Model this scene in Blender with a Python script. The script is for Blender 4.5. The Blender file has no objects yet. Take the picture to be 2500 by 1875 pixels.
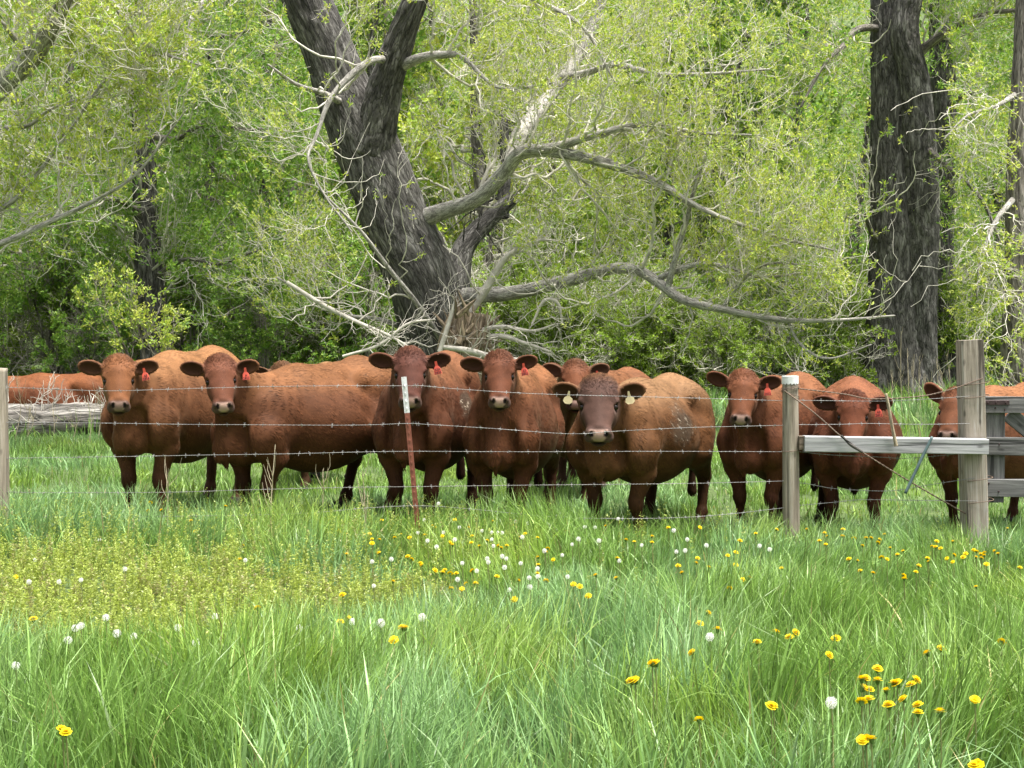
import bpy, math, random
import numpy as np
from mathutils import Vector, Matrix
random.seed(7); RNG = np.random.default_rng(11)
S = bpy.context.scene
COL = S.collection
PI = math.pi

# ------------------------------------------------------------- camera
CAM_H = 1.6; FPX = 3500.0; HORIZON = 800.0; W0, H0 = 2500.0, 1875.0
PITCH = math.atan((H0/2-HORIZON)/FPX)
cam_d = bpy.data.cameras.new('camera'); cam = bpy.data.objects.new('camera', cam_d); COL.objects.link(cam)
cam_d.sensor_width = 36.0; cam_d.lens = 36.0*FPX/W0
cam_d.clip_start = 0.1; cam_d.clip_end = 1000
cam.location = (0, 0, CAM_H); cam.rotation_euler = (PI/2-PITCH, 0, 0)
S.camera = cam

# ------------------------------------------------------------- daylight (bright thin overcast)
SUN_EL, SUN_AZ = 74.0, 125.0      # azimuth measured from +Y towards +X (high sun behind thin cloud, off to the right)
w = bpy.data.worlds.new('World'); S.world = w; w.use_nodes = True
nt = w.node_tree; nt.nodes.clear()
sky = nt.nodes.new('ShaderNodeTexSky'); sky.sky_type = 'NISHITA'; sky.sun_disc = False
sky.sun_elevation = math.radians(SUN_EL); sky.sun_rotation = math.radians(SUN_AZ)
sky.air_density = 1.0; sky.dust_density = 6.0; sky.ozone_density = 0.6
bg = nt.nodes.new('ShaderNodeBackground'); bg.inputs['Strength'].default_value = 0.105
hs = nt.nodes.new('ShaderNodeHueSaturation'); hs.inputs['Saturation'].default_value = 0.35
wo = nt.nodes.new('ShaderNodeOutputWorld')
nt.links.new(sky.outputs[0], hs.inputs['Color']); nt.links.new(hs.outputs[0], bg.inputs[0]); nt.links.new(bg.outputs[0], wo.inputs[0])
sl = bpy.data.lights.new('sun', 'SUN'); sl.energy = 3.1; sl.angle = math.radians(20); sl.color = (1.0, 0.96, 0.9)
sun = bpy.data.objects.new('sun', sl); COL.objects.link(sun)
el, az = math.radians(SUN_EL), math.radians(SUN_AZ)
sdir = Vector((math.sin(az)*math.cos(el), math.cos(az)*math.cos(el), math.sin(el)))
sun.rotation_euler = (-sdir).to_track_quat('-Z', 'Y').to_euler(); sun.location = sdir*60
S.view_settings.view_transform = 'Standard'; S.view_settings.look = 'None'
S.view_settings.gamma = 1.0; S.view_settings.exposure = 1.38
try:
    S.cycles.max_bounces = 8; S.cycles.diffuse_bounces = 4; S.cycles.transmission_bounces = 4
    S.cycles.glossy_bounces = 2; S.cycles.transparent_max_bounces = 4
    S.cycles.sample_clamp_indirect = 4.0
except Exception: pass

# ------------------------------------------------------------- helpers
CP, SP = math.cos(PITCH), math.sin(PITCH)
def pix(px, py, Y):
    """photo pixel + distance along +Y -> world point"""
    a = (px-W0/2)/FPX; b = -(py-H0/2)/FPX
    dy = CP + b*SP; dz = -SP + b*CP
    t = Y/dy
    return np.array((a*t, Y, CAM_H+dz*t))
def unit(v): v = np.asarray(v, float); return v/(np.linalg.norm(v)+1e-12)
def hash3(i, j, k, seed):
    with np.errstate(over='ignore'):
        h = (i.astype(np.int64)*374761393 + j.astype(np.int64)*668265263 + k.astype(np.int64)*2147483647 + seed*974634777) & 0xFFFFFFFF
        h = ((h ^ (h >> 13))*1274126177) & 0xFFFFFFFF
        h = (h ^ (h >> 16)) & 0xFFFFFF
    return h/float(0xFFFFFF)
def vnoise(P, seed=0):
    """value noise in [-1,1]; P (...,3)"""
    F = np.floor(P); f = P-F; F = F.astype(np.int64); f = f*f*(3-2*f)
    i, j, k = F[..., 0], F[..., 1], F[..., 2]
    x, y, z = f[..., 0], f[..., 1], f[..., 2]
    r = 0
    for a in (0, 1):
        for b in (0, 1):
            for c in (0, 1):
                wgt = (x if a else 1-x)*(y if b else 1-y)*(z if c else 1-z)
                r = r + wgt*hash3(i+a, j+b, k+c, seed)
    return r*2-1
def fbm(P, seed=0, octs=3):
    r = 0; a = 1.0; t = 0
    for o in range(octs):
        r = r + a*vnoise(P*(2.03**o), seed+o*17); t += a; a *= 0.5
    return r/t
def smoothstep(a, b, x):
    t = np.clip((x-a)/(b-a), 0, 1); return t*t*(3-2*t)
def ground_z(x, y):
    x = np.asarray(x, float); y = np.asarray(y, float)
    P = np.stack([x*0.35, y*0.35, np.zeros_like(x*y)], -1) if np.ndim(x*y) else np.array([float(x)*0.35, float(y)*0.35, 0.0])
    z = -0.022*np.clip(x, -6, 6)*smoothstep(6, 10, y)*(1-smoothstep(16, 30, y))
    z = z + 0.05*vnoise(P, 3)*smoothstep(12, 20, y) + 0.015*vnoise(P*3, 5)
    z = z + 0.10*smoothstep(20, 40, y)
    return z + np.clip(y-62, 0, None)*0.42
def make_mesh(name, V, faces, mat=None, parent=None, attrs=None, smooth=False, link=True):
    """faces: list of int arrays (n,k)"""
    me = bpy.data.meshes.new(name)
    V = np.asarray(V, np.float32)
    me.vertices.add(len(V)); me.vertices.foreach_set('co', V.ravel())
    loops = []; starts = []; tot = 0
    for f in faces:
        f = np.asarray(f, np.int32)
        if not len(f): continue
        loops.append(f.ravel()); starts.append(np.arange(len(f), dtype=np.int32)*f.shape[1]+tot); tot += f.size
    L = np.concatenate(loops); St = np.concatenate(starts)
    me.loops.add(len(L)); me.polygons.add(len(St))
    me.loops.foreach_set('vertex_index', L); me.polygons.foreach_set('loop_start', St)
    me.update(calc_edges=True)
    me.polygons.foreach_set('use_smooth', np.full(len(St), bool(smooth)))
    if attrs:
        for an, (ty, data) in attrs.items():
            at = me.attributes.new(an, ty, 'POINT')
            data = np.asarray(data, np.float32)
            if ty == 'FLOAT_COLOR':
                if data.shape[1] == 3: data = np.concatenate([data, np.ones((len(data), 1), np.float32)], 1)
                at.data.foreach_set('color', data.ravel())
            elif ty == 'FLOAT_VECTOR': at.data.foreach_set('vector', data.ravel())
            else: at.data.foreach_set('value', data.ravel())
    if mat:
        for m in (mat if isinstance(mat, (list, tuple)) else [mat]): me.materials.append(m)
    if not link: return me
    o = bpy.data.objects.new(name, me); COL.objects.link(o)
    if parent is not None: o.parent = parent
    return o
def tag(o, label=None, cat=None, group=None, kind=None):
    if label: o['label'] = label
    if cat: o['category'] = cat
    if group: o['group'] = group
    if kind: o['kind'] = kind
    return o
def empty(name, loc=(0, 0, 0), rz=0.0):
    o = bpy.data.objects.new(name, None); COL.objects.link(o); o.location = tuple(float(v) for v in loc); o.rotation_euler = (0, 0, rz)
    o.empty_display_size = 0.2
    return o
class Geo:
    """collects vertices/faces with a colour attribute"""
    def __init__(s): s.V = []; s.Q = []; s.T = []; s.C = []; s.U = []; s.n = 0
    def add(s, V, Q=None, T=None, C=None, U=None):
        V = np.asarray(V, float)
        if Q is not None and len(Q): s.Q.append(np.asarray(Q)+s.n)
        if T is not None and len(T): s.T.append(np.asarray(T)+s.n)
        s.V.append(V); s.n += len(V)
        C = np.broadcast_to(np.asarray((1, 1, 1) if C is None else C, float), (len(V), 3)); s.C.append(C)
        s.U.append(V if U is None else U)
        return s
    def build(s, name, mat, parent=None, smooth=False, off=None):
        V = np.concatenate(s.V)
        if off is not None: V = V-np.asarray(off)
        F = []
        if s.Q: F.append(np.concatenate(s.Q))
        if s.T: F.append(np.concatenate(s.T))
        return make_mesh(name, V, F, mat, parent, {'col': ('FLOAT_COLOR', np.concatenate(s.C)), 'buv': ('FLOAT_VECTOR', np.concatenate(s.U))}, smooth)
def catmull(P, n):
    """resample control points to n points"""
    P = np.asarray(P, float); m = len(P)
    if m == 2:
        t = np.linspace(0, 1, n)[:, None]; return P[0]*(1-t)+P[1]*t
    E = np.vstack([2*P[0]-P[1], P, 2*P[-1]-P[-2]])
    t = np.linspace(0, m-1-1e-6, n); i = t.astype(int); f = (t-i)[:, None]
    a, b, c, d = E[i], E[i+1], E[i+2], E[i+3]
    return 0.5*((2*b)+(-a+c)*f+(2*a-5*b+4*c-d)*f*f+(-a+3*b-3*c+d)*f**3)
def frames(P):
    """P (M,N,3) -> unit tangent, two normals (consistent enough)"""
    T = np.gradient(P, axis=1); T /= np.linalg.norm(T, axis=-1, keepdims=True)+1e-9
    D = P[:, -1]-P[:, 0]; D /= np.linalg.norm(D, axis=-1, keepdims=True)+1e-9
    ref = np.where(np.abs(D[:, 2:3]) < 0.8, np.array([[0, 0, 1.0]]), np.array([[0, 1.0, 0]]))
    A = np.cross(T, ref[:, None, :]); A /= np.linalg.norm(A, axis=-1, keepdims=True)+1e-9
    B = np.cross(T, A)
    return T, A, B
def tubes(P, R, sides, cap=False):
    """P (M,N,3), R (M,N) -> V, Q, U"""
    P = np.asarray(P, float); R = np.asarray(R, float)
    M, N, _ = P.shape
    T, A, B = frames(P)
    ang = np.arange(sides)*2*PI/sides
    ca, sa = np.cos(ang), np.sin(ang)
    V = P[:, :, None, :]+R[:, :, None, None]*(A[:, :, None, :]*ca[None, None, :, None]+B[:, :, None, :]*sa[None, None, :, None])
    L = np.concatenate([np.zeros((M, 1)), np.cumsum(np.linalg.norm(np.diff(P, axis=1), axis=-1), 1)], 1)
    r0 = R.max(1)[:, None, None]
    U = np.stack(np.broadcast_arrays(ca[None, None, :]*r0, sa[None, None, :]*r0, L[:, :, None]+np.arange(M)[:, None, None]*1.7), -1)
    U = np.broadcast_to(U, V.shape)
    idx = np.arange(M*N*sides).reshape(M, N, sides)
    nx = np.roll(idx, -1, 2)
    Q = np.stack([idx[:, :-1], nx[:, :-1], nx[:, 1:], idx[:, 1:]], -1).reshape(-1, 4)
    return V.reshape(-1, 3), Q, U.reshape(-1, 3)
def box_vq(c, half, rot=None, bevel=0.0):
    """bevelled box; rot 3x3"""
    hx, hy, hz = half; b = min(bevel, min(half)*0.49)
    if b <= 0:
        V = np.array([(sx*hx, sy*hy, sz*hz) for sx in (-1, 1) for sy in (-1, 1) for sz in (-1, 1)])
        Q = np.array([(0, 1, 3, 2), (4, 6, 7, 5), (0, 4, 5, 1), (2, 3, 7, 6), (0, 2, 6, 4), (1, 5, 7, 3)]); T = None
    else:
        V = []; ix = {}
        for sx in (-1, 1):
            for sy in (-1, 1):
                for sz in (-1, 1):
                    for ax in range(3):
                        p = [sx*(hx-b), sy*(hy-b), sz*(hz-b)]; p[ax] = (sx*hx, sy*hy, sz*hz)[ax]
                        ix[(sx, sy, sz, ax)] = len(V); V.append(p)
        Q = []
        for ax in range(3):
            o = [a for a in range(3) if a != ax]
            for s in (-1, 1):
                def k(a, b2):
                    q = [0, 0, 0]; q[ax] = s; q[o[0]] = a; q[o[1]] = b2; return ix[(*q, ax)]
                Q.append((k(-1, -1), k(1, -1), k(1, 1), k(-1, 1)))
            for a in (-1, 1):
                for b2 in (-1, 1):
                    def e(s, f):
                        q = [0, 0, 0]; q[ax] = s; q[o[0]] = a; q[o[1]] = b2; return ix[(*q, f)]
                    Q.append((e(-1, o[0]), e(1, o[0]), e(1, o[1]), e(-1, o[1])))
        T = [(ix[(sx, sy, sz, 0)], ix[(sx, sy, sz, 1)], ix[(sx, sy, sz, 2)]) for sx in (-1, 1) for sy in (-1, 1) for sz in (-1, 1)]
        V = np.array(V); Q = np.array(Q); T = np.array(T)
    U = V.copy()
    if rot is not None: V = V@np.asarray(rot).T
    return V+np.asarray(c, float), Q, T, U

# ------------------------------------------------------------- materials
def new_mat(name):
    m = bpy.data.materials.new(name); m.use_nodes = True; n = m.node_tree; n.nodes.clear()
    out = n.nodes.new('ShaderNodeOutputMaterial'); p = n.nodes.new('ShaderNodeBsdfPrincipled')
    n.links.new(p.outputs[0], out.inputs[0]); return m, n, p, out
def N(n, ty, **kw):
    o = n.nodes.new(ty)
    for k, v in kw.items():
        if k.startswith('i_'):
            key = k[2:].replace('_', ' ')
            o.inputs[key].default_value = v
        else: setattr(o, k, v)
    return o
def mixc(n, fac, a, b, blend='MIX'):
    o = n.nodes.new('ShaderNodeMix'); o.data_type = 'RGBA'; o.blend_type = blend
    for i, v in ((0, fac), (6, a), (7, b)):
        if hasattr(v, 'links'): n.links.new(v, o.inputs[i])
        elif i == 0: o.inputs[0].default_value = v
        else: o.inputs[i].default_value = (*v[:3], 1)
    return o.outputs[2]
def ramp(n, src, stops):
    r = n.nodes.new('ShaderNodeValToRGB'); e = r.color_ramp.elements
    while len(e) < len(stops): e.new(0.5)
    for q, (p, c) in zip(e, stops):
        q.position = p; q.color = (*(c if hasattr(c, '__len__') else (c, c, c)), 1)
    n.links.new(src, r.inputs[0]); return r.outputs[0]
def attr(n, name): 
    a = n.nodes.new('ShaderNodeAttribute'); a.attribute_name = name; return a
def mapping(n, src, scale):
    m = n.nodes.new('ShaderNodeMapping'); m.inputs['Scale'].default_value = scale; n.links.new(src, m.inputs['Vector']); return m.outputs[0]
def leafy_mat(name, trans=0.45, rough=0.55, tint=(1, 1, 1), spec=0.4):
    m, n, p, out = new_mat(name)
    a = attr(n, 'col')
    c = mixc(n, 1.0, a.outputs['Color'], tint, 'MULTIPLY')
    n.links.new(c, p.inputs['Base Color']); p.inputs['Roughness'].default_value = rough
    p.inputs['Specular IOR Level'].default_value = spec
    t = N(n, 'ShaderNodeBsdfTranslucent'); h = N(n, 'ShaderNodeHueSaturation', i_Saturation=1.1, i_Value=1.25); n.links.new(c, h.inputs['Color']); n.links.new(h.outputs[0], t.inputs['Color'])
    mx = N(n, 'ShaderNodeMixShader', i_Fac=trans); n.links.new(p.outputs[0], mx.inputs[1]); n.links.new(t.outputs[0], mx.inputs[2]); n.links.new(mx.outputs[0], out.inputs[0])
    return m
def bark_mat(name, dark, mid, light, light_amt=0.5, sc=9.0, bump=0.6, stretch=0.18, ao=None):
    """furrowed bark in along-the-limb coordinates"""
    m, n, p, out = new_mat(name)
    u = attr(n, 'buv'); c = attr(n, 'col')
    v = mapping(n, u.outputs['Vector'], (1, 1, stretch))
    n1 = N(n, 'ShaderNodeTexNoise', i_Scale=sc, i_Detail=6.0, i_Roughness=0.65, i_Distortion=0.4); n.links.new(v, n1.inputs['Vector'])
    wn = N(n, 'ShaderNodeTexNoise', i_Scale=sc*0.5, i_Detail=4.0); n.links.new(v, wn.inputs['Vector']); wm_ = mixc(n, 0.30, v, wn.outputs['Color'], 'LINEAR_LIGHT')
    vo = N(n, 'ShaderNodeTexVoronoi', i_Scale=sc*0.9, feature='DISTANCE_TO_EDGE'); n.links.new(wm_, vo.inputs['Vector'])
    r1 = ramp(n, n1.outputs['Fac'], [(0.3, dark), (0.52, mid), (0.72, light)])
    r2 = ramp(n, vo.outputs['Distance'], [(0.0, 0.40), (0.12, 1.0)])
    n2 = N(n, 'ShaderNodeTexNoise', i_Scale=1.1, i_Detail=3.0); n.links.new(u.outputs['Vector'], n2.inputs['Vector'])
    r3 = ramp(n, n2.outputs['Fac'], [(0.35, 0.75), (0.65, 1.25)])
    k = mixc(n, 1.0, r1, r2, 'MULTIPLY'); k = mixc(n, light_amt, k, r3, 'MULTIPLY'); k = mixc(n, 1.0, k, c.outputs['Color'], 'MULTIPLY')
    n.links.new(k, p.inputs['Base Color']); p.inputs['Roughness'].default_value = 0.92; p.inputs['Specular IOR Level'].default_value = 0.15
    b = N(n, 'ShaderNodeBump', i_Strength=bump, i_Distance=0.03); mm = N(n, 'ShaderNodeMath', operation='MULTIPLY')
    n.links.new(n1.outputs['Fac'], mm.inputs[0]); n.links.new(r2, mm.inputs[1]); n.links.new(mm.outputs[0], b.inputs['Height']); n.links.new(b.outputs[0], p.inputs['Normal'])
    return m
def simple_mat(name, color, rough=0.6, metal=0.0, noise=0.25, nsc=25.0, spec=0.5, bump=0.0, stretch=(1, 1, 1)):
    m, n, p, out = new_mat(name)
    tc = N(n, 'ShaderNodeTexCoord'); v = mapping(n, tc.outputs['Object'], stretch)
    t = N(n, 'ShaderNodeTexNoise', i_Scale=nsc, i_Detail=5.0, i_Roughness=0.6); n.links.new(v, t.inputs['Vector'])
    r = ramp(n, t.outputs['Fac'], [(0.3, tuple(c*(1-noise) for c in color)), (0.7, tuple(min(1, c*(1+noise)) for c in color))])
    n.links.new(r, p.inputs['Base Color']); p.inputs['Roughness'].default_value = rough; p.inputs['Metallic'].default_value = metal; p.inputs['Specular IOR Level'].default_value = spec
    if bump:
        b = N(n, 'ShaderNodeBump', i_Strength=bump, i_Distance=0.01); n.links.new(t.outputs['Fac'], b.inputs['Height']); n.links.new(b.outputs[0], p.inputs['Normal'])
    return m
# ============================================================= terrain
def build_ground():
    m, n, p, out = new_mat('soil_and_turf')
    g = N(n, 'ShaderNodeNewGeometry')
    a = N(n, 'ShaderNodeTexNoise', i_Scale=1.3, i_Detail=8.0, i_Roughness=0.7); b = N(n, 'ShaderNodeTexNoise', i_Scale=22.0, i_Detail=5.0)
    n.links.new(g.outputs['Position'], a.inputs['Vector']); n.links.new(g.outputs['Position'], b.inputs['Vector'])
    c = ramp(n, a.outputs['Fac'], [(0.35, (0.045, 0.075, 0.018)), (0.6, (0.085, 0.13, 0.03)), (0.75, (0.11, 0.10, 0.05))])
    c = mixc(n, 1.0, c, ramp(n, b.outputs['Fac'], [(0.3, 0.5), (0.7, 1.3)]), 'MULTIPLY')
    n.links.new(c, p.inputs['Base Color']); p.inputs['Roughness'].default_value = 0.95
    xs = np.concatenate([np.linspace(-300, -32, 24), np.linspace(-30, 30, 201), np.linspace(32, 300, 24)])
    ys = np.concatenate([np.linspace(-40, 1.5, 12), np.linspace(2, 45, 173), np.linspace(46, 160, 60), np.linspace(170, 400, 10)])
    X, Y = np.meshgrid(xs, ys, indexing='ij'); Z = ground_z(X, Y)
    V = np.stack([X, Y, Z], -1).reshape(-1, 3); nx, ny = X.shape
    i = np.arange(nx*ny).reshape(nx, ny)
    Q = np.stack([i[:-1, :-1], i[1:, :-1], i[1:, 1:], i[:-1, 1:]], -1).reshape(-1, 4)
    o = make_mesh('ground', V, [Q], m, None, None, True); tag(o, kind='structure')
build_ground()

# ============================================================= grass
GRASS = leafy_mat('grass_blade', 0.30, 0.42, spec=0.5)
def ribbons(base, ht, wd, az, lean, bend, faz, col, nseg, tipcol=None, droop=0.0):
    """curved blades; returns V,Q,T,C"""
    n = len(base); t = np.linspace(0, 1, nseg+1)[None, :, None]
    ld = np.stack([np.cos(az), np.sin(az), np.zeros(n)], 1)[:, None, :]
    H = ht[:, None, None]
    hor = (lean[:, None, None]*t+bend[:, None, None]*t**2.2)*H
    ver = H*(t-0.32*np.clip(bend, 0, 1.5)[:, None, None]*t**3)
    P = base[:, None, :]+ld*hor+np.array([0, 0, 1.0])*ver
    sd = np.stack([np.cos(faz), np.sin(faz), np.zeros(n)], 1)[:, None, :]
    wprof = np.array([0.75, 1.0, 0.85, 0.55, 0.3])[np.linspace(0, 4, nseg+1).astype(int)][None, :, None]
    Wd = wd[:, None, None]*wprof*0.5
    Lf = (P-sd*Wd)[:, :-1]; Rt = (P+sd*Wd)[:, :-1]; tip = P[:, -1:]
    V = np.concatenate([np.stack([Lf, Rt], 2).reshape(n, -1, 3), tip], 1)
    m = 2*nseg+1; b = np.arange(n)[:, None, None]*m
    k = np.arange(nseg-1)[None, :, None]*2
    Q = (b+k+np.array([0, 1, 3, 2])[None, None, :]).reshape(-1, 4)
    T = (b[:, 0]+np.array([[2*nseg-2, 2*nseg-1, 2*nseg]]))
    if tipcol is None: C = np.repeat(col, m, 0)
    else:
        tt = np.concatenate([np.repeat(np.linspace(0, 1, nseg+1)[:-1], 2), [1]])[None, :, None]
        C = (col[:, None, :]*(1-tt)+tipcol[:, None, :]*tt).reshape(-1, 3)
    return V.reshape(-1, 3), Q, T, C
def scatter(y0, y1, dens, rng, marg=1.12, extra=1.1, power=None):
    """uniform ground scatter inside the wedge the meadow is seen in (with a margin)"""
    A = 0.357*marg*(y1*y1-y0*y0)+2*extra*(y1-y0); n = int(A*dens)
    y = np.sqrt(rng.random(n)*(y1*y1-y0*y0)+y0*y0); x = (rng.random(n)*2-1)*(0.357*marg*y+extra)
    return x, y
def weed_mask(x, y):
    """patch of low feathery yellow-green weeds in the left middle distance"""
    q = np.stack([x*1.1, y*1.1, x*0], -1); nn = fbm(q, 41, 3)
    d = ((x+2.9)/2.5)**2+((y-7.9)/1.15)**2
    m1 = smoothstep(1.3, 0.7, d+0.75*nn)
    m2 = smoothstep(8.6, 9.6, y)*smoothstep(0.6, -0.4, x+0.6*nn)*0.35*(y < 10.6)
    return np.clip(m1+m2, 0, 1)
def grass_field(name, y0, y1, dens, h0, h1, w0, nseg, seed, near):
    rng = np.random.default_rng(seed)
    x, y = scatter(y0, y1, dens, rng)
    P = np.stack([x, y, np.zeros_like(x)], -1)
    cl = fbm(P*2.6, seed+1, 2); big = fbm(P*0.9, seed+2, 2)
    keep = rng.random(len(x)) < np.clip(0.60+1.15*cl, 0.10, 1)
    wm = weed_mask(x, y); keep &= rng.random(len(x)) > wm*0.95
    x, y, P, cl, big, wm = x[keep], y[keep], P[keep], cl[keep], big[keep], wm[keep]
    n = len(x)
    hh = (h0+(h1-h0)*rng.random(n)**1.5)*(1+0.45*big+0.25*cl)*(1-0.35*wm)
    if near: hh *= (1.0-0.40*smoothstep(7.0, 8.6, y)+0.32*smoothstep(8.9, 9.6, y)-0.52*smoothstep(10.2, 10.7, y))*(1-0.42*smoothstep(0.3, -0.9, x)*smoothstep(5.9, 6.8, y)*smoothstep(9.4, 8.8, y))
    # blades of a tuft lean together
    tu = np.floor(P*3.2)+0.0; th = hash3(tu[:, 0].astype(int), tu[:, 1].astype(int), tu[:, 0].astype(int)*0, seed)*2*PI
    wind = 2*PI*vnoise(P*0.7, seed+6)
    az = np.where(rng.random(n) < 0.6, th+rng.normal(0, 0.5, n), wind+rng.normal(0, 1.2, n))
    lean = np.abs(rng.normal(0.08, 0.10, n)); bend = np.clip(np.abs(rng.normal(0.20, 0.28, n)), 0, 1.3)
    faz = rng.random(n)*PI
    wd = w0*(0.45+1.3*rng.random(n)**2)*(1+0.5*(rng.random(n) < 0.12))
    glau = smoothstep(-0.20, 0.25, fbm(P*0.8+7, seed+4, 2)+0.10*(x > 0)-0.08*(y > 9))*rng.uniform(0.4, 1, n)
    c1 = np.array([0.170, 0.300, 0.078]); c2 = np.array([0.215, 0.365, 0.175]); c3 = np.array([0.26, 0.385, 0.080]); c4 = np.array([0.40, 0.36, 0.17])
    C = c1*(1-glau[:, None])+c2*glau[:, None]
    yl = (smoothstep(0.1, 0.5, fbm(P*1.7, seed+8, 2))*0.7+0.3*rng.random(n)*(1-glau))[:, None]; C = C*(1-yl)+c3*yl
    st = rng.random(n) < 0.013; C[st] = c4*rng.uniform(0.7, 1.2, (st.sum(), 1))
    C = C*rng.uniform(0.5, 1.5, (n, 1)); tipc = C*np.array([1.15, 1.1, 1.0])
    base = np.stack([x, y, ground_z(x, y)-0.01], 1)
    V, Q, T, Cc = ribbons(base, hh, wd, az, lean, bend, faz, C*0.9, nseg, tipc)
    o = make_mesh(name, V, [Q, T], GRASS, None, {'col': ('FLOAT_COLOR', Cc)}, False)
    tag(o, kind='stuff'); return o
GQ = 1.0
g1 = grass_field('meadow_grass', 4.3, 10.9, 3900*GQ, 0.22, 0.47, 0.0066, 4, 101, True)
tag(g1, 'tall green grass of the meadow in front of the wire fence', 'grass')
g2 = grass_field('pasture_grass', 10.9, 19.0, 1000*GQ, 0.07, 0.18, 0.0085, 3, 202, False)
tag(g2, 'shorter green pasture grass around the legs of the cattle', 'grass')
g3 = grass_field('woodland_grass', 19.0, 44.0, 110*GQ, 0.15, 0.42, 0.022, 2, 303, False)
tag(g3, 'green grass reaching back to the feet of the trees', 'grass')

def weeds():
    """low feathery plants: upright stems carrying many tiny divided leaflets"""
    rng = np.random.default_rng(77); x, y = scatter(6.8, 11.2, 380*GQ, rng)
    wm = weed_mask(x, y); k = rng.random(len(x)) < (wm*0.95+0.03*(y > 8)); x, y = x[k], y[k]; n = len(x)
    hh = rng.uniform(0.10, 0.27, n)*(1-0.25*(y < 8.6)+0.3*(y > 9.2)); z = ground_z(x, y)
    az = rng.random(n)*2*PI; lean = rng.uniform(0, 0.35, n)
    K = 48; t = rng.random((n, K))**0.6; a = rng.random((n, K))*2*PI
    cx = x[:, None]+np.cos(az)[:, None]*lean[:, None]*hh[:, None]*t; cy = y[:, None]+np.sin(az)[:, None]*lean[:, None]*hh[:, None]*t; cz = z[:, None]+hh[:, None]*t
    base = np.stack([cx, cy, cz], -1).reshape(-1, 3)
    L = (rng.uniform(0.010, 0.030, (n, K))*(1.2-0.5*t)).ravel(); a = a.ravel(); up = rng.uniform(0.1, 0.9, n*K)
    d = np.stack([np.cos(a), np.sin(a), up], 1); d /= np.linalg.norm(d, axis=1, keepdims=True)
    s = np.cross(d, rng.normal(0, 1, (n*K, 3))); s /= np.linalg.norm(s, axis=1, keepdims=True)
    L = L[:, None]; w_ = L*0.16
    V = np.stack([base, base+d*L*0.5-s*w_, base+d*L, base+d*L*0.5+s*w_], 1).reshape(-1, 3)
    Q = np.arange(len(V)).reshape(-1, 4)
    C = np.array([0.37, 0.44, 0.095])*rng.uniform(0.7, 1.25, (n, 1)); C[rng.random(n) < 0.12] = (0.32, 0.30, 0.12)
    C = np.repeat(np.repeat(C, K, 0)*rng.uniform(0.8, 1.2, (n*K, 1)), 4, 0)
    g = Geo(); g.add(V, Q, None, C)
    b0 = np.stack([x, y, z], 1); V2, Q2, T2, C2 = ribbons(b0, hh, np.full(n, 0.004), az, lean, np.zeros(n), rng.random(n)*PI, np.tile([0.20, 0.24, 0.05], (n, 1)), 2)
    g.add(V2, Q2, T2, C2)
    o = g.build('feathery_weeds', GRASS); tag(o, 'patch of low feathery yellow green weeds in the left of the meadow', 'weeds', kind='stuff')
weeds()
# ============================================================= trees
BARK_DARK = bark_mat('bark_dark', (0.030, 0.029, 0.027), (0.118, 0.112, 0.103), (0.32, 0.31, 0.29), 0.6, 9.0, 1.0, 0.30)
BARK_PALE = bark_mat('bark_pale', (0.13, 0.12, 0.11), (0.42, 0.40, 0.36), (0.66, 0.64, 0.59), 0.5, 14.0, 0.4, 0.35)
BARK_GREY = bark_mat('bark_grey', (0.06, 0.055, 0.05), (0.21, 0.19, 0.165), (0.40, 0.375, 0.34), 0.6, 9.0, 0.8, 0.2)
TWIG = simple_mat('twig_pale', (0.56, 0.53, 0.46), 0.8, noise=0.45, nsc=6.0, spec=0.3)
TWIG_DK = simple_mat('twig_dark', (0.24, 0.22, 0.185), 0.9, noise=0.45, nsc=6.0, spec=0.2)
LEAF = leafy_mat('leaf', 0.42, 0.45, spec=0.4)

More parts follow.
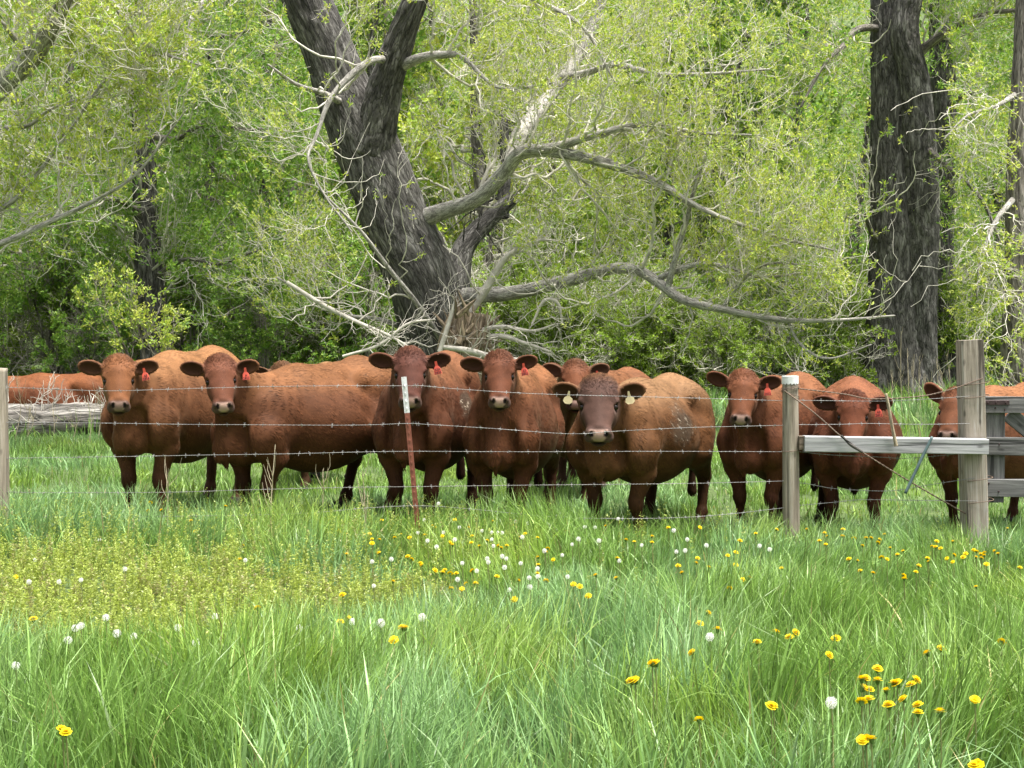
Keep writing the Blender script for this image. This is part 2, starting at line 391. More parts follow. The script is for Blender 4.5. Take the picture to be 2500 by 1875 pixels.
def q2(x, y, Y):            # pixel in the 2212-wide view
    return pix(x*2500/2212, y*2500/2212, Y)
def wpx(w_, Y): return 0.5*w_*2500/2212/FPX*Y
def limb(pts, n=None):
    """pts: (x2212, y2212, Y, width_px)"""
    P = np.array([q2(a, b, Y) for a, b, Y, w_ in pts]); R = np.array([wpx(w_, Y) for a, b, Y, w_ in pts])
    L = np.linalg.norm(np.diff(P, axis=0), axis=1).sum(); n = n or max(12, int(L/0.16))
    PP = catmull(P, n); RR = np.interp(np.linspace(0, len(P)-1, n), np.arange(len(P)), R)
    return PP, RR
def trunk_geo(g, P, R, sides=48, ridge=0.06, seed=0, flare=None, lump=0.10, shade=1.0, step=0.06):
    """thick furrowed limb with real bark ridges"""
    L = np.linalg.norm(np.diff(P, axis=0), axis=1).sum(); n = max(16, int(L/step))
    PP = catmull(P, n); RR = np.interp(np.linspace(0, 1, n), np.linspace(0, 1, len(R)), R)
    V, Q, U = tubes(PP[None], RR[None], sides)
    C0 = np.repeat(PP, sides, 0); D = V-C0; D /= np.linalg.norm(D, axis=1, keepdims=True)+1e-9
    rr = np.repeat(RR, sides)
    UV = U.copy(); UV[:, 2] *= 0.22
    f1 = fbm(UV*np.array([7, 7, 9.0])+0.35*fbm(U*3.0, seed+2, 2)[:, None], seed, 3); f2 = fbm(U*np.array([1.6, 1.6, 0.7]), seed+5, 2)
    rdg = 1-np.abs(f1)*2.2
    V = V+D*(rr*(lump*f2)+ridge*np.minimum(1, rr/0.3)*(np.clip(rdg, -0.6, 1)-0.3)*0.6)[:, None]
    if flare:
        zz = V[:, 2]; ang = np.arctan2(D[:, 1], D[:, 0]); k = np.exp(-np.clip(zz-flare[0], 0, None)/flare[1])
        V = V+D*(k*rr*(0.20+0.22*np.sin(ang*5+seed)))[:, None]*np.array([1, 1, 0.2])
    nv = len(V); c0, c1 = V[:sides].mean(0)-(PP[1]-PP[0])*0.3, V[-sides:].mean(0)+(PP[-1]-PP[-2])*0.3; i_ = np.arange(sides); j_ = np.roll(i_, -1)
    T = np.concatenate([np.stack([j_, i_, np.full(sides, nv)], 1), np.stack([nv-sides+i_, nv-sides+j_, np.full(sides, nv+1)], 1)])
    V = np.vstack([V, c0, c1]); U = np.vstack([U, U[:sides].mean(0), U[-sides:].mean(0)])
    g.add(V, Q, T, np.full((len(V), 3), shade), U)
def spawn(P, R, rng, num, t0, t1, ln, ang=(35, 75), up=0.25, wander=0.18, nseg=8, rratio=0.45, rtip=0.3, lenvar=0.5, minr=0.002, tpow=1.0, sag=0.0):
    """children on a family of limbs P (M,N,3)"""
    M, Nn_, _ = P.shape
    Ls = np.linalg.norm(np.diff(P, axis=1), axis=-1).sum(1)
    pi = rng.choice(M, num, p=Ls/Ls.sum()); t = t0+(t1-t0)*rng.random(num)**tpow
    f = t*(Nn_-1); i = np.minimum(f.astype(int), Nn_-2); fr = (f-i)[:, None]
    st = P[pi, i]*(1-fr)+P[pi, i+1]*fr; r0 = R[pi, i]*(1-fr[:, 0])+R[pi, i+1]*fr[:, 0]
    T = P[pi, i+1]-P[pi, i]; T /= np.linalg.norm(T, axis=1, keepdims=True)+1e-9
    rv = rng.normal(0, 1, (num, 3)); S_ = np.cross(T, rv); S_ /= np.linalg.norm(S_, axis=1, keepdims=True)+1e-9
    a = np.radians(rng.uniform(ang[0], ang[1], num))[:, None]
    d = T*np.cos(a)+S_*np.sin(a)
    LL = ln*(1+lenvar*(rng.random(num)*2-1))*(1-0.45*t)
    C = np.zeros((num, nseg, 3)); C[:, 0] = st; dd = d.copy(); curl = rng.normal(0, wander*0.18, (num, 3))
    for k in range(1, nseg):
        dd = dd+rng.normal(0, wander, (num, 3))+curl; dd[:, 2] += up*(0.5+k/nseg)-sag*k/nseg
        dd /= np.linalg.norm(dd, axis=1, keepdims=True); C[:, k] = C[:, k-1]+dd*(LL/(nseg-1))[:, None]
    C[:, 1:-1] += rng.normal(0, 1, (num, nseg-2, 3))*(LL*0.016)[:, None, None]        # crooked growth
    rs = np.maximum(np.minimum(r0*rratio*rng.uniform(0.6, 1.1, num), LL*0.0135), minr)
    RR = rs[:, None]*np.linspace(1, rtip, nseg)[None]
    return C, RR
def leaves_on(P, rng, num, size, cols, colvar=0.25, wr=0.42, t0=0.25, spread=0.06, cluster=4):
    """leaf clusters along twigs: num clusters of `cluster` leaves"""
    M, Nn_, _ = P.shape
    pi = rng.integers(0, M, num); t = t0+(1-t0)*rng.random(num)**0.7; f = t*(Nn_-1); i = np.minimum(f.astype(int), Nn_-2); fr = (f-i)[:, None]
    st = P[pi, i]*(1-fr)+P[pi, i+1]*fr; tw = P[pi, i+1]-P[pi, i]; tw /= np.linalg.norm(tw, axis=1, keepdims=True)+1e-9
    st = np.repeat(st, cluster, 0); tw = np.repeat(tw, cluster, 0); n = len(st)
    d = tw*0.6+rng.normal(0, 0.75, (n, 3)); d[:, 2] += 0.15; d /= np.linalg.norm(d, axis=1, keepdims=True)
    s = np.cross(d, rng.normal(0, 1, (n, 3))+np.array([0, 0, 0.8])); s /= np.linalg.norm(s, axis=1, keepdims=True)+1e-9
    L = (size*rng.uniform(0.55, 1.35, n))[:, None]; st = st+d*L*0.15+rng.normal(0, spread*0.3, (n, 3))
    nn = np.cross(s, d)
    V = np.stack([st, st+d*L*0.45-s*L*wr*0.5+nn*L*0.05, st+d*L, st+d*L*0.45+s*L*wr*0.5+nn*L*0.05], 1).reshape(-1, 3)
    cols = np.asarray(cols, float); ci = rng.integers(0, len(cols), num)
    C = np.repeat(cols[ci]*rng.uniform(1-colvar, 1+colvar, (num, 1)), cluster, 0)*rng.uniform(0.85, 1.15, (n, 1))
    return V, np.arange(4*n).reshape(-1, 4), np.repeat(C, 4, 0)
YG = [(0.40, 0.46, 0.085), (0.32, 0.42, 0.07), (0.48, 0.52, 0.12), (0.25, 0.36, 0.06)]
MG = [(0.18, 0.31, 0.06), (0.23, 0.36, 0.07), (0.14, 0.26, 0.05), (0.30, 0.41, 0.08)]
DG = [(0.19, 0.29, 0.045), (0.23, 0.34, 0.055), (0.29, 0.40, 0.07), (0.15, 0.22, 0.035)]
MIXG = YG+MG

def limbs_padded(ls, n=24):
    return np.stack([catmull(p, n) for p, r in ls]), np.stack([np.interp(np.linspace(0, 1, n), np.linspace(0, 1, len(r)), r) for p, r in ls])

def hero_tree(name, label, cat, base, trunks, limbs, seed, n1, n2, n3, nleaf, l1, l2, l3, cols, lsize=0.05, bark=None, pale=None, twig=None, group=None, clumps=None, up=0.18, ridge=0.06, flare=None, sag=0.0, trunksrc=False, t0=0.2, cluster=4, clear=None):
    rng = np.random.default_rng(seed)
    root = empty(name, base); off = np.asarray(base, float); tag(root, label, cat, group)
    g = Geo()
    for k, tr in enumerate(trunks): trunk_geo(g, tr[0], tr[1], 72 if tr[1].max() > 0.3 else 32, ridge, seed+k*3, flare if k == 0 else None)
    g.build('trunk', bark or BARK_DARK, root, True, off)
    if limbs:
        g = Geo()
        for k, (p, r) in enumerate(limbs): trunk_geo(g, p, r, 16, 0.012, seed+50+k, None, 0.12, 1.0, 0.12)
        g.build('limbs', pale or BARK_PALE, root, True, off)
    src = (limbs or [])+(trunks if trunksrc or not limbs else [])
    P0, R0 = limbs_padded(src)
    P1, R1 = spawn(P0, R0, rng, n1, t0, 1.0, l1, (30, 75), up, 0.13, 12, 0.45, 0.35, 0.6, 0.009, sag=sag)
    P2, R2 = spawn(P1, R1, rng, n2, 0.15, 1.0, l2, (30, 70), up, 0.15, 9, 0.5, 0.4, 0.6, 0.005, sag=sag)
    P3, R3 = spawn(np.concatenate([P2, ]), R2, rng, n3, 0.1, 1.0, l3, (25, 65), up*0.6, 0.18, 6, 0.55, 0.5, 0.6, 0.0030, sag=sag)
    if clear:
        def ok(P, pr):          # twigs have died back in front of the trunk
            m = np.ones(len(P), bool)
            for tp, tr in clear:
                q = P[:, -1]; D2 = ((tp[None, :, 0]*q[:, 1:2]/tp[None, :, 1]-q[:, 0:1])**2+(CAM_H+(tp[None, :, 2]-CAM_H)*q[:, 1:2]/tp[None, :, 1]-q[:, 2:3])**2); k = D2.argmin(1); dx = np.sqrt(D2.min(1)); rk = np.interp(k, np.linspace(0, len(tp)-1, len(tr)), tr); m &= ~((dx < rk*1.3+0.02) & (q[:, 1] < tp[k, 1]) & (rng.random(len(P)) < pr))
            return m
        k = ok(P2, 0.8); P2, R2 = P2[k], R2[k]; k = ok(P3, 0.9); P3, R3 = P3[k], R3[k]
    g = Geo()
    for P, R, sd in ((P1, R1, 6), (P2, R2, 4), (P3, R3, 3)):
        V, Q, U = tubes(P, R, sd); g.add(V, Q, None, None, U)
    g.build('branches', twig or TWIG, root, True, off)
    g = Geo(); V, Q, C = leaves_on(P3, rng, nleaf, lsize, cols, cluster=cluster); g.add(V, Q, None, C)
    P23 = P2; V, Q, C = leaves_on(P2, rng, nleaf//5, lsize, cols, cluster=cluster); g.add(V, Q, None, C)
    g.build('foliage', LEAF, root, False, off)
    return root

def gz(x, y): return float(ground_z(x, y))
# ---- the great leaning cottonwood in the middle
Y0 = 27.0
tk = limb([(985, 835, 27.5, 190), (955, 740, 27.3, 158), (912, 600, 27, 150), (866, 500, 27, 146), (826, 400, 27, 140), (786, 300, 27, 136), (745, 200, 27, 118), (705, 100, 26.9, 106), (662, 0, 26.8, 100), (620, -140, 26.8, 100), (600, -330, 26.8, 80)])
fk = limb([(800, 330, 26.8, 96), (822, 225, 26.6, 78), (843, 150, 26.4, 66), (868, 75, 26.2, 58), (900, -10, 26, 52), (950, -170, 26, 42), (1020, -330, 26, 32)])
LA = limb([(865, 490, 27.1, 50), (930, 466, 26.7, 40), (970, 452, 26.4, 36), (1030, 430, 25.8, 33), (1090, 372, 25.4, 30), (1125, 330, 25, 28), (1200, 318, 24.6, 22), (1290, 290, 24.2, 16), (1400, 268, 24, 12), (1510, 287, 23.6, 8), (1640, 292, 23.4, 4)])
LB = limb([(1095, 362, 25.35, 14), (1125, 334, 25.05, 24), (1170, 327, 24.85, 24), (1240, 335, 24.5, 24), (1340, 362, 24.2, 20), (1430, 400, 24, 17), (1480, 432, 23.8, 14), (1560, 470, 23.6, 10), (1690, 515, 23.3, 7), (1800, 540, 23, 4)])
LC = limb([(930, 660, 27.3, 44), (1010, 640, 26.9, 36), (1110, 632, 26.3, 30), (1230, 605, 25.6, 29), (1310, 583, 25.2, 27), (1372, 582, 24.8, 25), (1425, 612, 24.4, 23), (1475, 647, 24.1, 20), (1560, 668, 23.8, 16), (1680, 690, 23.5, 12), (1800, 692, 23.2, 8), (1930, 682, 23, 4)])
LC1 = limb([(1440, 632, 24.3, 16), (1458, 560, 24.1, 13), (1482, 480, 24, 11), (1502, 400, 23.8, 9), (1530, 325, 23.6, 6)])
LC2 = limb([(1425, 600, 24.4, 14), (1500, 572, 24.2, 11), (1565, 575, 24.0, 9), (1640, 598, 23.8, 7), (1730, 590, 23.6, 4)])
LC3 = limb([(1560, 668, 23.8, 9), (1600, 610, 23.7, 8), (1660, 570, 23.4, 6), (1760, 575, 23.2, 4)])
LC4 = limb([(1700, 690, 23.5, 7), (1730, 745, 23.4, 6), (1790, 775, 23.3, 5), (1880, 745, 23.2, 3)])
LD = limb([(1098, 362, 25.3, 24), (1118, 300, 26.2, 34), (1155, 250, 27.6, 33), (1215, 170, 29, 28), (1262, 100, 29.5, 24), (1300, 0, 30, 21), (1335, -120, 30, 18)])
LE = limb([(1215, 168, 28.6, 18), (1265, 158, 28, 15), (1330, 140, 27, 13), (1420, 160, 26, 11), (1520, 160, 25.4, 8), (1660, 150, 25, 4)])
LF = limb([(745, 225, 26.7, 16), (700, 202, 26, 12), (640, 182, 25.5, 9), (580, 140, 25, 5)])
LG = limb([(850, 140, 26.5, 22), (825, 128, 26.1, 16), (790, 137, 25.6, 15), (740, 180, 25.2, 13), (708, 225, 25, 11), (685, 290, 24.8, 8), (666, 345, 24.6, 6), (700, 420, 24.6, 5), (760, 500, 24.6, 4)])
LH = limb([(985, 780, 26.8, 14), (900, 655, 25.8, 12), (840, 580, 25.4, 10), (780, 500, 25, 7), (700, 420, 24.8, 4)])
LI = limb([(855, 150, 26.5, 26), (905, 126, 26, 20), (960, 118, 25.8, 18), (1000, 125, 25.6, 12), (1080, 190, 25.2, 8), (1190, 180, 25, 5)])
LJ = limb([(900, 720, 27.4, 13), (820, 690, 26.9, 10), (740, 680, 26.8, 9), (670, 640, 26.4, 7), (600, 600, 26.2, 4)])
LK = limb([(620, -100, 26.5, 22), (500, -40, 25.5, 16), (420, 30, 25, 12), (400, 120, 24.6, 8), (330, 200, 24.4, 5)])
LM = limb([(950, -120, 26, 24), (1050, -60, 25, 18), (1160, 0, 24.4, 12), (1260, 60, 24, 8), (1330, 180, 23.8, 5)])
# ---- right hand pair of giants
tr1 = limb([(1945, 890, 33, 150), (1943, 850, 33, 145), (1940, 750, 33, 132), (1940, 600, 33, 120), (1935, 400, 33, 108), (1933, 200, 33, 98), (1930, 0, 33, 92), (1925, -300, 33, 80)])
tr2 = limb([(1992, 860, 32.7, 62), (1990, 700, 32.6, 60), (1990, 500, 32.6, 70), (1985, 320, 32.5, 72), (1975, 180, 32.4, 62), (1955, 60, 32.3, 55), (1975, -60, 32.3, 50), (1990, -300, 32.3, 44)])
lr1 = limb([(1935, 90, 33, 22), (1895, 62, 32.8, 17), (1850, 65, 32, 14), (1820, 100, 31.5, 12), (1780, 140, 31, 8), (1730, 230, 30.6, 5)])
lr2 = limb([(1965, 130, 32.4, 26), (2005, 98, 32.2, 21), (2060, 60, 31.5, 16), (2130, 30, 31, 12), (2230, 20, 30.5, 8)])
lr3 = limb([(1985, 310, 32.6, 16), (2020, 335, 32.0, 13), (2060, 370, 31.4, 10), (2120, 430, 31, 8), (2160, 520, 30.7, 5)])
lr4 = limb([(1930, 560, 33, 15), (1885, 505, 32.6, 11), (1860, 450, 32, 9), (1820, 480, 31.4, 6), (1800, 560, 31, 4)])
b2 = q2(1945, 890, 33); b2[2] = gz(b2[0], b2[1])
hero_tree('cottonwood_tree', 'massive upright cottonwood with two joined trunks right of centre', 'tree', b2, [tr1, tr2], [lr1, lr2, lr3, lr4], 15, 60, 420, 1900, 6500, 2.0, 1.2, 0.6, MIXG, 0.075, flare=(b2[2], 0.7), pale=BARK_GREY, twig=TWIG, ridge=0.07, clear=[tr1, tr2])
base1 = q2(985, 835, 27.5); base1[2] = gz(base1[0], base1[1])
hero_tree('cottonwood_tree', 'huge leaning cottonwood with dark furrowed forked trunk and long pale limbs', 'tree', base1, [tk, fk],
          [LA, LB, LC, LC1, LC2, LC3, LC4, LD, LE, LF, LG, LH, LI, LJ, LK, LM], 5, 250, 1800, 6500, 19500, 2.1, 1.15, 0.55, YG, 0.058, flare=(base1[2]+0.3, 0.5), t0=0.22, clear=[tk, fk, tr1, tr2, LA, LB, LC, LC1, LD, LE])
tr3 = limb([(2042, 870, 37, 78), (2038, 740, 37, 58), (2034, 560, 37, 48), (2038, 350, 37, 48), (2036, 150, 37, 50), (2030, -50, 37, 46), (2030, -260, 37, 40)])
lr5 = limb([(2040, 240, 37, 16), (2100, 200, 36, 12), (2160, 230, 35.5, 8), (2220, 300, 35.2, 5)])
b3 = q2(2042, 870, 37); b3[2] = gz(b3[0], b3[1])
hero_tree('cottonwood_tree', 'slimmer dark trunked tree just behind the massive two trunked cottonwood', 'tree', b3, [tr3], [lr5], 16, 50, 350, 1500, 6500, 2.2, 1.3, 0.6, MG, 0.085, flare=(b3[2], 0.5), pale=BARK_GREY, trunksrc=True)
# ---- pale barked tree at the right edge
tr4 = limb([(2208, 900, 24, 92), (2203, 760, 24, 72), (2200, 560, 24, 56), (2198, 380, 24, 44), (2203, 180, 24, 34), (2215, -100, 24, 28)])
lp1 = limb([(2198, 420, 24, 14), (2150, 480, 23.5, 10), (2120, 560, 23.2, 8), (2110, 640, 23, 5)])
lp2 = limb([(2200, 200, 24, 12), (2150, 230, 23.6, 9), (2090, 250, 23.3, 6), (2040, 300, 23.1, 4)])
lp3 = limb([(2200, 640, 24, 12), (2160, 650, 23.6, 9), (2125, 700, 23.3, 7), (2110, 770, 23.2, 4)])
b4 = q2(2208, 900, 24); b4[2] = gz(b4[0], b4[1])
hero_tree('cottonwood_tree', 'grey barked tree at the right edge with bare drooping twigs', 'tree', b4, [tr4], [lp1, lp2, lp3], 17, 36, 220, 700, 1500, 1.7, 1.0, 0.5, YG, 0.06, bark=BARK_GREY, up=-0.02, sag=0.12, flare=(b4[2], 0.5), clear=[tr1, tr2])
# ---- leafy dark trunk on the left
tl1 = limb([(345, 850, 32, 84), (338, 740, 32, 66), (325, 620, 32, 58), (316, 480, 32, 50), (310, 320, 32, 46), (304, 160, 32, 42), (298, 20, 32, 38), (290, -240, 32, 30)])
ll1 = limb([(312, 290, 32, 16), (380, 300, 31, 12), (440, 270, 30.4, 9), (540, 280, 30, 6), (590, 275, 29.8, 4)])
ll2 = limb([(316, 470, 32, 16), (250, 430, 31, 12), (180, 440, 30.5, 8), (90, 470, 30, 5)])
ll3 = limb([(330, 600, 32, 12), (400, 560, 31, 9), (470, 570, 30.5, 7), (560, 540, 30, 4)])
ll4 = limb([(306, 180, 32, 16), (230, 120, 31, 12), (160, 110, 30.5, 8), (60, 70, 30, 5)])
ll5 = limb([(302, 90, 32, 14), (380, 60, 31, 11), (470, 80, 30.5, 8), (560, 60, 30, 5)])
b5 = q2(345, 850, 32); b5[2] = gz(b5[0], b5[1])
hero_tree('leafy_tree', 'straight dark trunked tree on the left wrapped in bright green leaves', 'tree', b5, [tl1], [ll1, ll2, ll3, ll4, ll5], 18, 150, 900, 3800, 15000, 2.2, 1.3, 0.65, MG, 0.088, pale=BARK_GREY, trunksrc=True, flare=(b5[2], 0.4), up=0.08, clear=[tl1])
# ---- nearer tree at the far left: its trunk stands outside the view, the limb reaches in
tn = limb([(-330, 960, 18, 150), (-320, 700, 18, 120), (-270, 480, 18, 95), (-180, 330, 18, 70), (-60, 240, 17.8, 54)])
nl1 = limb([(-70, 250, 17.8, 52), (10, 178, 17.6, 46), (68, 125, 17.4, 42), (105, 68, 17.2, 38), (145, -10, 17, 34), (200, -120, 17, 28)])
nl2 = limb([(70, 125, 17.4, 16), (40, 95, 17.2, 13), (0, 45, 17, 10), (-60, 20, 17, 8)])
nl3 = limb([(-280, 500, 18, 26), (-120, 560, 17.5, 18), (0, 526, 17.2, 13), (110, 478, 17, 11), (220, 425, 16.8, 8), (300, 370, 16.7, 6), (400, 240, 16.6, 3)])
nl4 = limb([(-90, 260, 17.9, 20), (-10, 275, 17.4, 13), (60, 272, 17.2, 9), (120, 230, 17, 6), (230, 200, 16.9, 3)])
nl5 = limb([(-280, 480, 18, 24), (-100, 470, 17.6, 16), (20, 440, 17.3, 11), (130, 310, 17, 8), (250, 150, 16.8, 5), (380, 110, 16.7, 3)])
nl6 = limb([(160, -60, 17, 22), (230, -10, 17, 14), (290, 70, 16.8, 10), (340, 110, 16.6, 7), (430, 140, 16.5, 4)])
nl7 = limb([(285, 60, 16.8, 9), (312, 130, 16.8, 8), (318, 220, 16.8, 7), (315, 330, 16.8, 4)])
b6 = q2(-330, 960, 18); b6[2] = gz(b6[0], b6[1])
hero_tree('cottonwood_tree', 'mottled pale limb with yellow green sprays reaching in from the left edge', 'tree', b6, [tn], [nl1, nl2, nl3, nl4, nl5, nl6, nl7], 19, 90, 420, 1300, 6500, 1.4, 0.8, 0.45, YG, 0.052, pale=BARK_PALE, t0=0.25, clear=[nl1])

# ---- woods behind: prototypes copied with their parts
def proto_tree(name, label, cat, H, spreadr, seed, cols, nl, lsize, trunk_r=0.16, stems=1, bark=None, twig=None, low=0.12, up=0.12, group=None):
    rng = np.random.default_rng(seed); root = empty(name); tag(root, label, cat, group)
    tr = []
    for s_ in range(stems):
        a = rng.random()*2*PI; lean = rng.uniform(0.02, 0.12)*(1 if stems == 1 else 3); n = 12
        z = np.linspace(0, H, n); P = np.stack([np.cos(a)*lean*z+rng.normal(0, 0.12, n).cumsum()*0.4, np.sin(a)*lean*z+rng.normal(0, 0.12, n).cumsum()*0.4, z], 1); P -= P[0]
        P[0, 2] = -0.3
        tr.append((P, trunk_r*np.linspace(1.25, 0.15, n)*rng.uniform(0.6, 1.0)))
    g = Geo()
    for k, (p, r) in enumerate(tr): trunk_geo(g, p, r, 14, 0.02, seed+k, None, 0.12, 1, 0.25)
    g.build('trunk', bark or BARK_DARK, root, True)
    P0, R0 = limbs_padded(tr)
    P1, R1 = spawn(P0, R0, rng, 46, low, 1.0, spreadr, (45, 90), up, 0.16, 9, 0.4, 0.35, 0.5, 0.016)
    P2, R2 = spawn(P1, R1, rng, 330, 0.1, 1.0, spreadr*0.5, (30, 75), up*0.8, 0.22, 7, 0.5, 0.4, 0.5, 0.010)
    P3, R3 = spawn(P2, R2, rng, 1000, 0.1, 1.0, spreadr*0.26, (30, 75), 0.05, 0.25, 5, 0.5, 0.5, 0.5, 0.006)
    g = Geo()
    for P, R, sd in ((P1, R1, 5), (P2, R2, 3), (P3, R3, 3)):
        V, Q, U = tubes(P, R, sd); g.add(V, Q, None, None, U)
    g.build('branches', twig or TWIG_DK, root, True)
    g = Geo(); q3 = P3[fbm(P3[:, 0]*0.9, seed, 2) > -0.12]; V, Q, C = leaves_on(q3, rng, int(nl*0.8), lsize, cols, 0.4, 0.55, 0.0, 0.12, 4); g.add(V, Q, None, C)
    g.build('foliage', LEAF, root)
    return root
def copy_tree(o, parent=None):
    c = o.copy(); COL.objects.link(c); c.parent = parent
    for ch in list(o.children): copy_tree(ch, c)
    return c
protos = [
 proto_tree('broadleaf_tree', '', 'tree', 13, 3.4, 31, MG, 5200, 0.15, 0.22, 1, BARK_DARK, TWIG_DK),
 proto_tree('broadleaf_tree', '', 'tree', 14, 3.8, 32, YG, 4200, 0.13, 0.26, 1, BARK_GREY, TWIG, low=0.15),
 proto_tree('broadleaf_tree', '', 'tree', 11, 3.2, 33, DG+MG, 5600, 0.15, 0.15, 2, BARK_DARK, TWIG_DK, low=0.1),
 proto_tree('broadleaf_tree', '', 'tree', 15, 3.4, 34, YG+MG, 3800, 0.13, 0.30, 1, BARK_DARK, TWIG, low=0.22),
]
bushes = [
 proto_tree('leafy_shrub', '', 'shrub', 3.6, 1.7, 41, DG, 5200, 0.085, 0.04, 6, BARK_GREY, TWIG, low=0.02, up=0.2),
 proto_tree('leafy_shrub', '', 'shrub', 3.2, 1.8, 42, DG+[(0.2, 0.28, 0.035)], 4800, 0.09, 0.035, 7, BARK_GREY, TWIG, low=0.02, up=0.2),
 proto_tree('leafy_shrub', '', 'shrub', 3.8, 1.6, 43, MG, 4200, 0.10, 0.04, 5, BARK_GREY, TWIG_DK, low=0.02, up=0.2),
]
LBL_T = ['mid green tree in the woods behind the cattle', 'yellow green tree in the woods behind the cattle', 'dark green low branched tree in the woods behind the cattle', 'thinly leafed tall tree in the woods behind the cattle']
LBL_B = ['dark green shrub at the edge of the woods', 'dull green bushy shrub at the edge of the woods', 'fresh green shrub at the edge of the woods']
used = set()
def place(pool, k, x, y, s, rz, lbl, grp, names=None):
    o = pool[k]
    if (id(pool), k) in used: o = copy_tree(o)
    used.add((id(pool), k))
    o.location = (x, y, gz(x, y)-0.05); o.rotation_euler = (0, 0, rz); o.scale = (s, s, s); o['label'] = lbl; o['group'] = grp
rng_t = np.random.default_rng(99)
rows = [(38, 9, 0), (44, 10, 1), (51, 11, 2), (59, 12, 3), (70, 13, 4)]
for (yy, cnt, ri) in rows:
    for j in range(cnt):
        half = 0.40*yy+2
        x = -half+2*half*(j+0.5+rng_t.uniform(-0.35, 0.35))/cnt; y = yy+rng_t.uniform(-2.5, 2.5)
        fx = 0.5+x/(0.714*y)
        if ri < 2 and 0.80 < fx < 0.95: continue
        w_ = [0.5, 0.2, 0.2, 0.1] if fx < 0.42 else ([0.1, 0.45, 0.15, 0.3] if fx < 0.75 else [0.35, 0.15, 0.35, 0.15])
        k = int(rng_t.choice(4, p=w_)); place(protos, k, x, y, rng_t.uniform(0.8, 1.15), rng_t.random()*6.28, LBL_T[k], 'trees of the woods behind, one kind: '+['mid green', 'yellow green', 'dark green', 'thinly leafed'][k])
for j in range(34):
    y = rng_t.uniform(34, 43); fx = (j+0.5)/34+rng_t.uniform(-0.02, 0.02); x = (fx-0.5)*0.76*y
    if 0.835 < fx < 0.92 and y < 37: y = 40
    k = int(rng_t.choice(3, p=[0.25, 0.15, 0.6] if fx < 0.4 else [0.45, 0.45, 0.1])); place(bushes, k, x, y, rng_t.uniform(0.75, 1.1), rng_t.random()*6.28, LBL_B[k], 'shrubs along the edge of the woods: '+['dark green', 'dull green', 'fresh green'][k])
for j in range(9):
    y = rng_t.uniform(30, 34); fx = (0.56+0.27*j/9 if j < 6 else [0.09, 0.26, 0.34][j-6]); x = (fx-0.5)*0.714*y
    k = int(rng_t.choice(3, p=[0.5, 0.5, 0])) if j < 6 else 2; place(bushes, k, x, y, rng_t.uniform(0.55, 0.8), rng_t.random()*6.28, LBL_B[k], 'shrubs along the edge of the woods: '+['dark green', 'dull green', 'fresh green'][k])
for (xx, yy, kk, ss) in ((-7.6, 33.5, 2, 0.9), (-5.9, 32.0, 2, 0.75), (-4.6, 34.5, 0, 0.9), (-3.4, 32.5, 2, 0.8), (-1.6, 33.5, 1, 0.85), (1.2, 31.5, 1, 0.7), (2.9, 32.5, 1, 0.8), (5.6, 31.8, 0, 0.7), (7.4, 33.0, 1, 0.8), (-11.9, 31.5, 2, 0.75), (-10.6, 35.5, 0, 1.0), (-13.2, 37.0, 1, 1.1), (-12.0, 39.5, 2, 1.1), (-9.4, 36.5, 1, 0.9)): place(bushes, kk, xx, yy, ss, xx, LBL_B[kk], 'shrubs along the edge of the woods: '+['dark green', 'dull green', 'fresh green'][kk])
def hill_thicket():
    """far wooded slope: clumps of foliage that read as one mass"""
    rng = np.random.default_rng(5); n = 60000
    y = rng.uniform(66, 120, n); x = (rng.random(n)*2-1)*(0.42*y+4); q = np.stack([x*0.25, y*0.25, x*0], -1)
    hgt = 4.5+3.0*vnoise(q, 8); keep = vnoise(q*0.8+9, 12) > -0.45; x, y, hgt = x[keep], y[keep], hgt[keep]; n = len(x)
    z = ground_z(x, y)+hgt*rng.random(n)**0.6
    st = np.stack([x, y, z], 1); d = rng.normal(0, 1, (n, 3)); d /= np.linalg.norm(d, axis=1, keepdims=True); s = np.cross(d, rng.normal(0, 1, (n, 3))); s /= np.linalg.norm(s, axis=1, keepdims=True)
    L = rng.uniform(0.25, 0.55, (n, 1)); V = np.stack([st, st+d*L*0.5-s*L*0.3, st+d*L, st+d*L*0.5+s*L*0.3], 1).reshape(-1, 3)
    C = np.array(MIXG)[rng.integers(0, 8, n)]*rng.uniform(0.6, 1.2, (n, 1))
    o = Geo().add(V, np.arange(4*n).reshape(-1, 4), None, np.repeat(C, 4, 0)).build('far_woods', LEAF); tag(o, 'distant green woods covering the slope behind the trees', 'woods', kind='stuff')
hill_thicket()
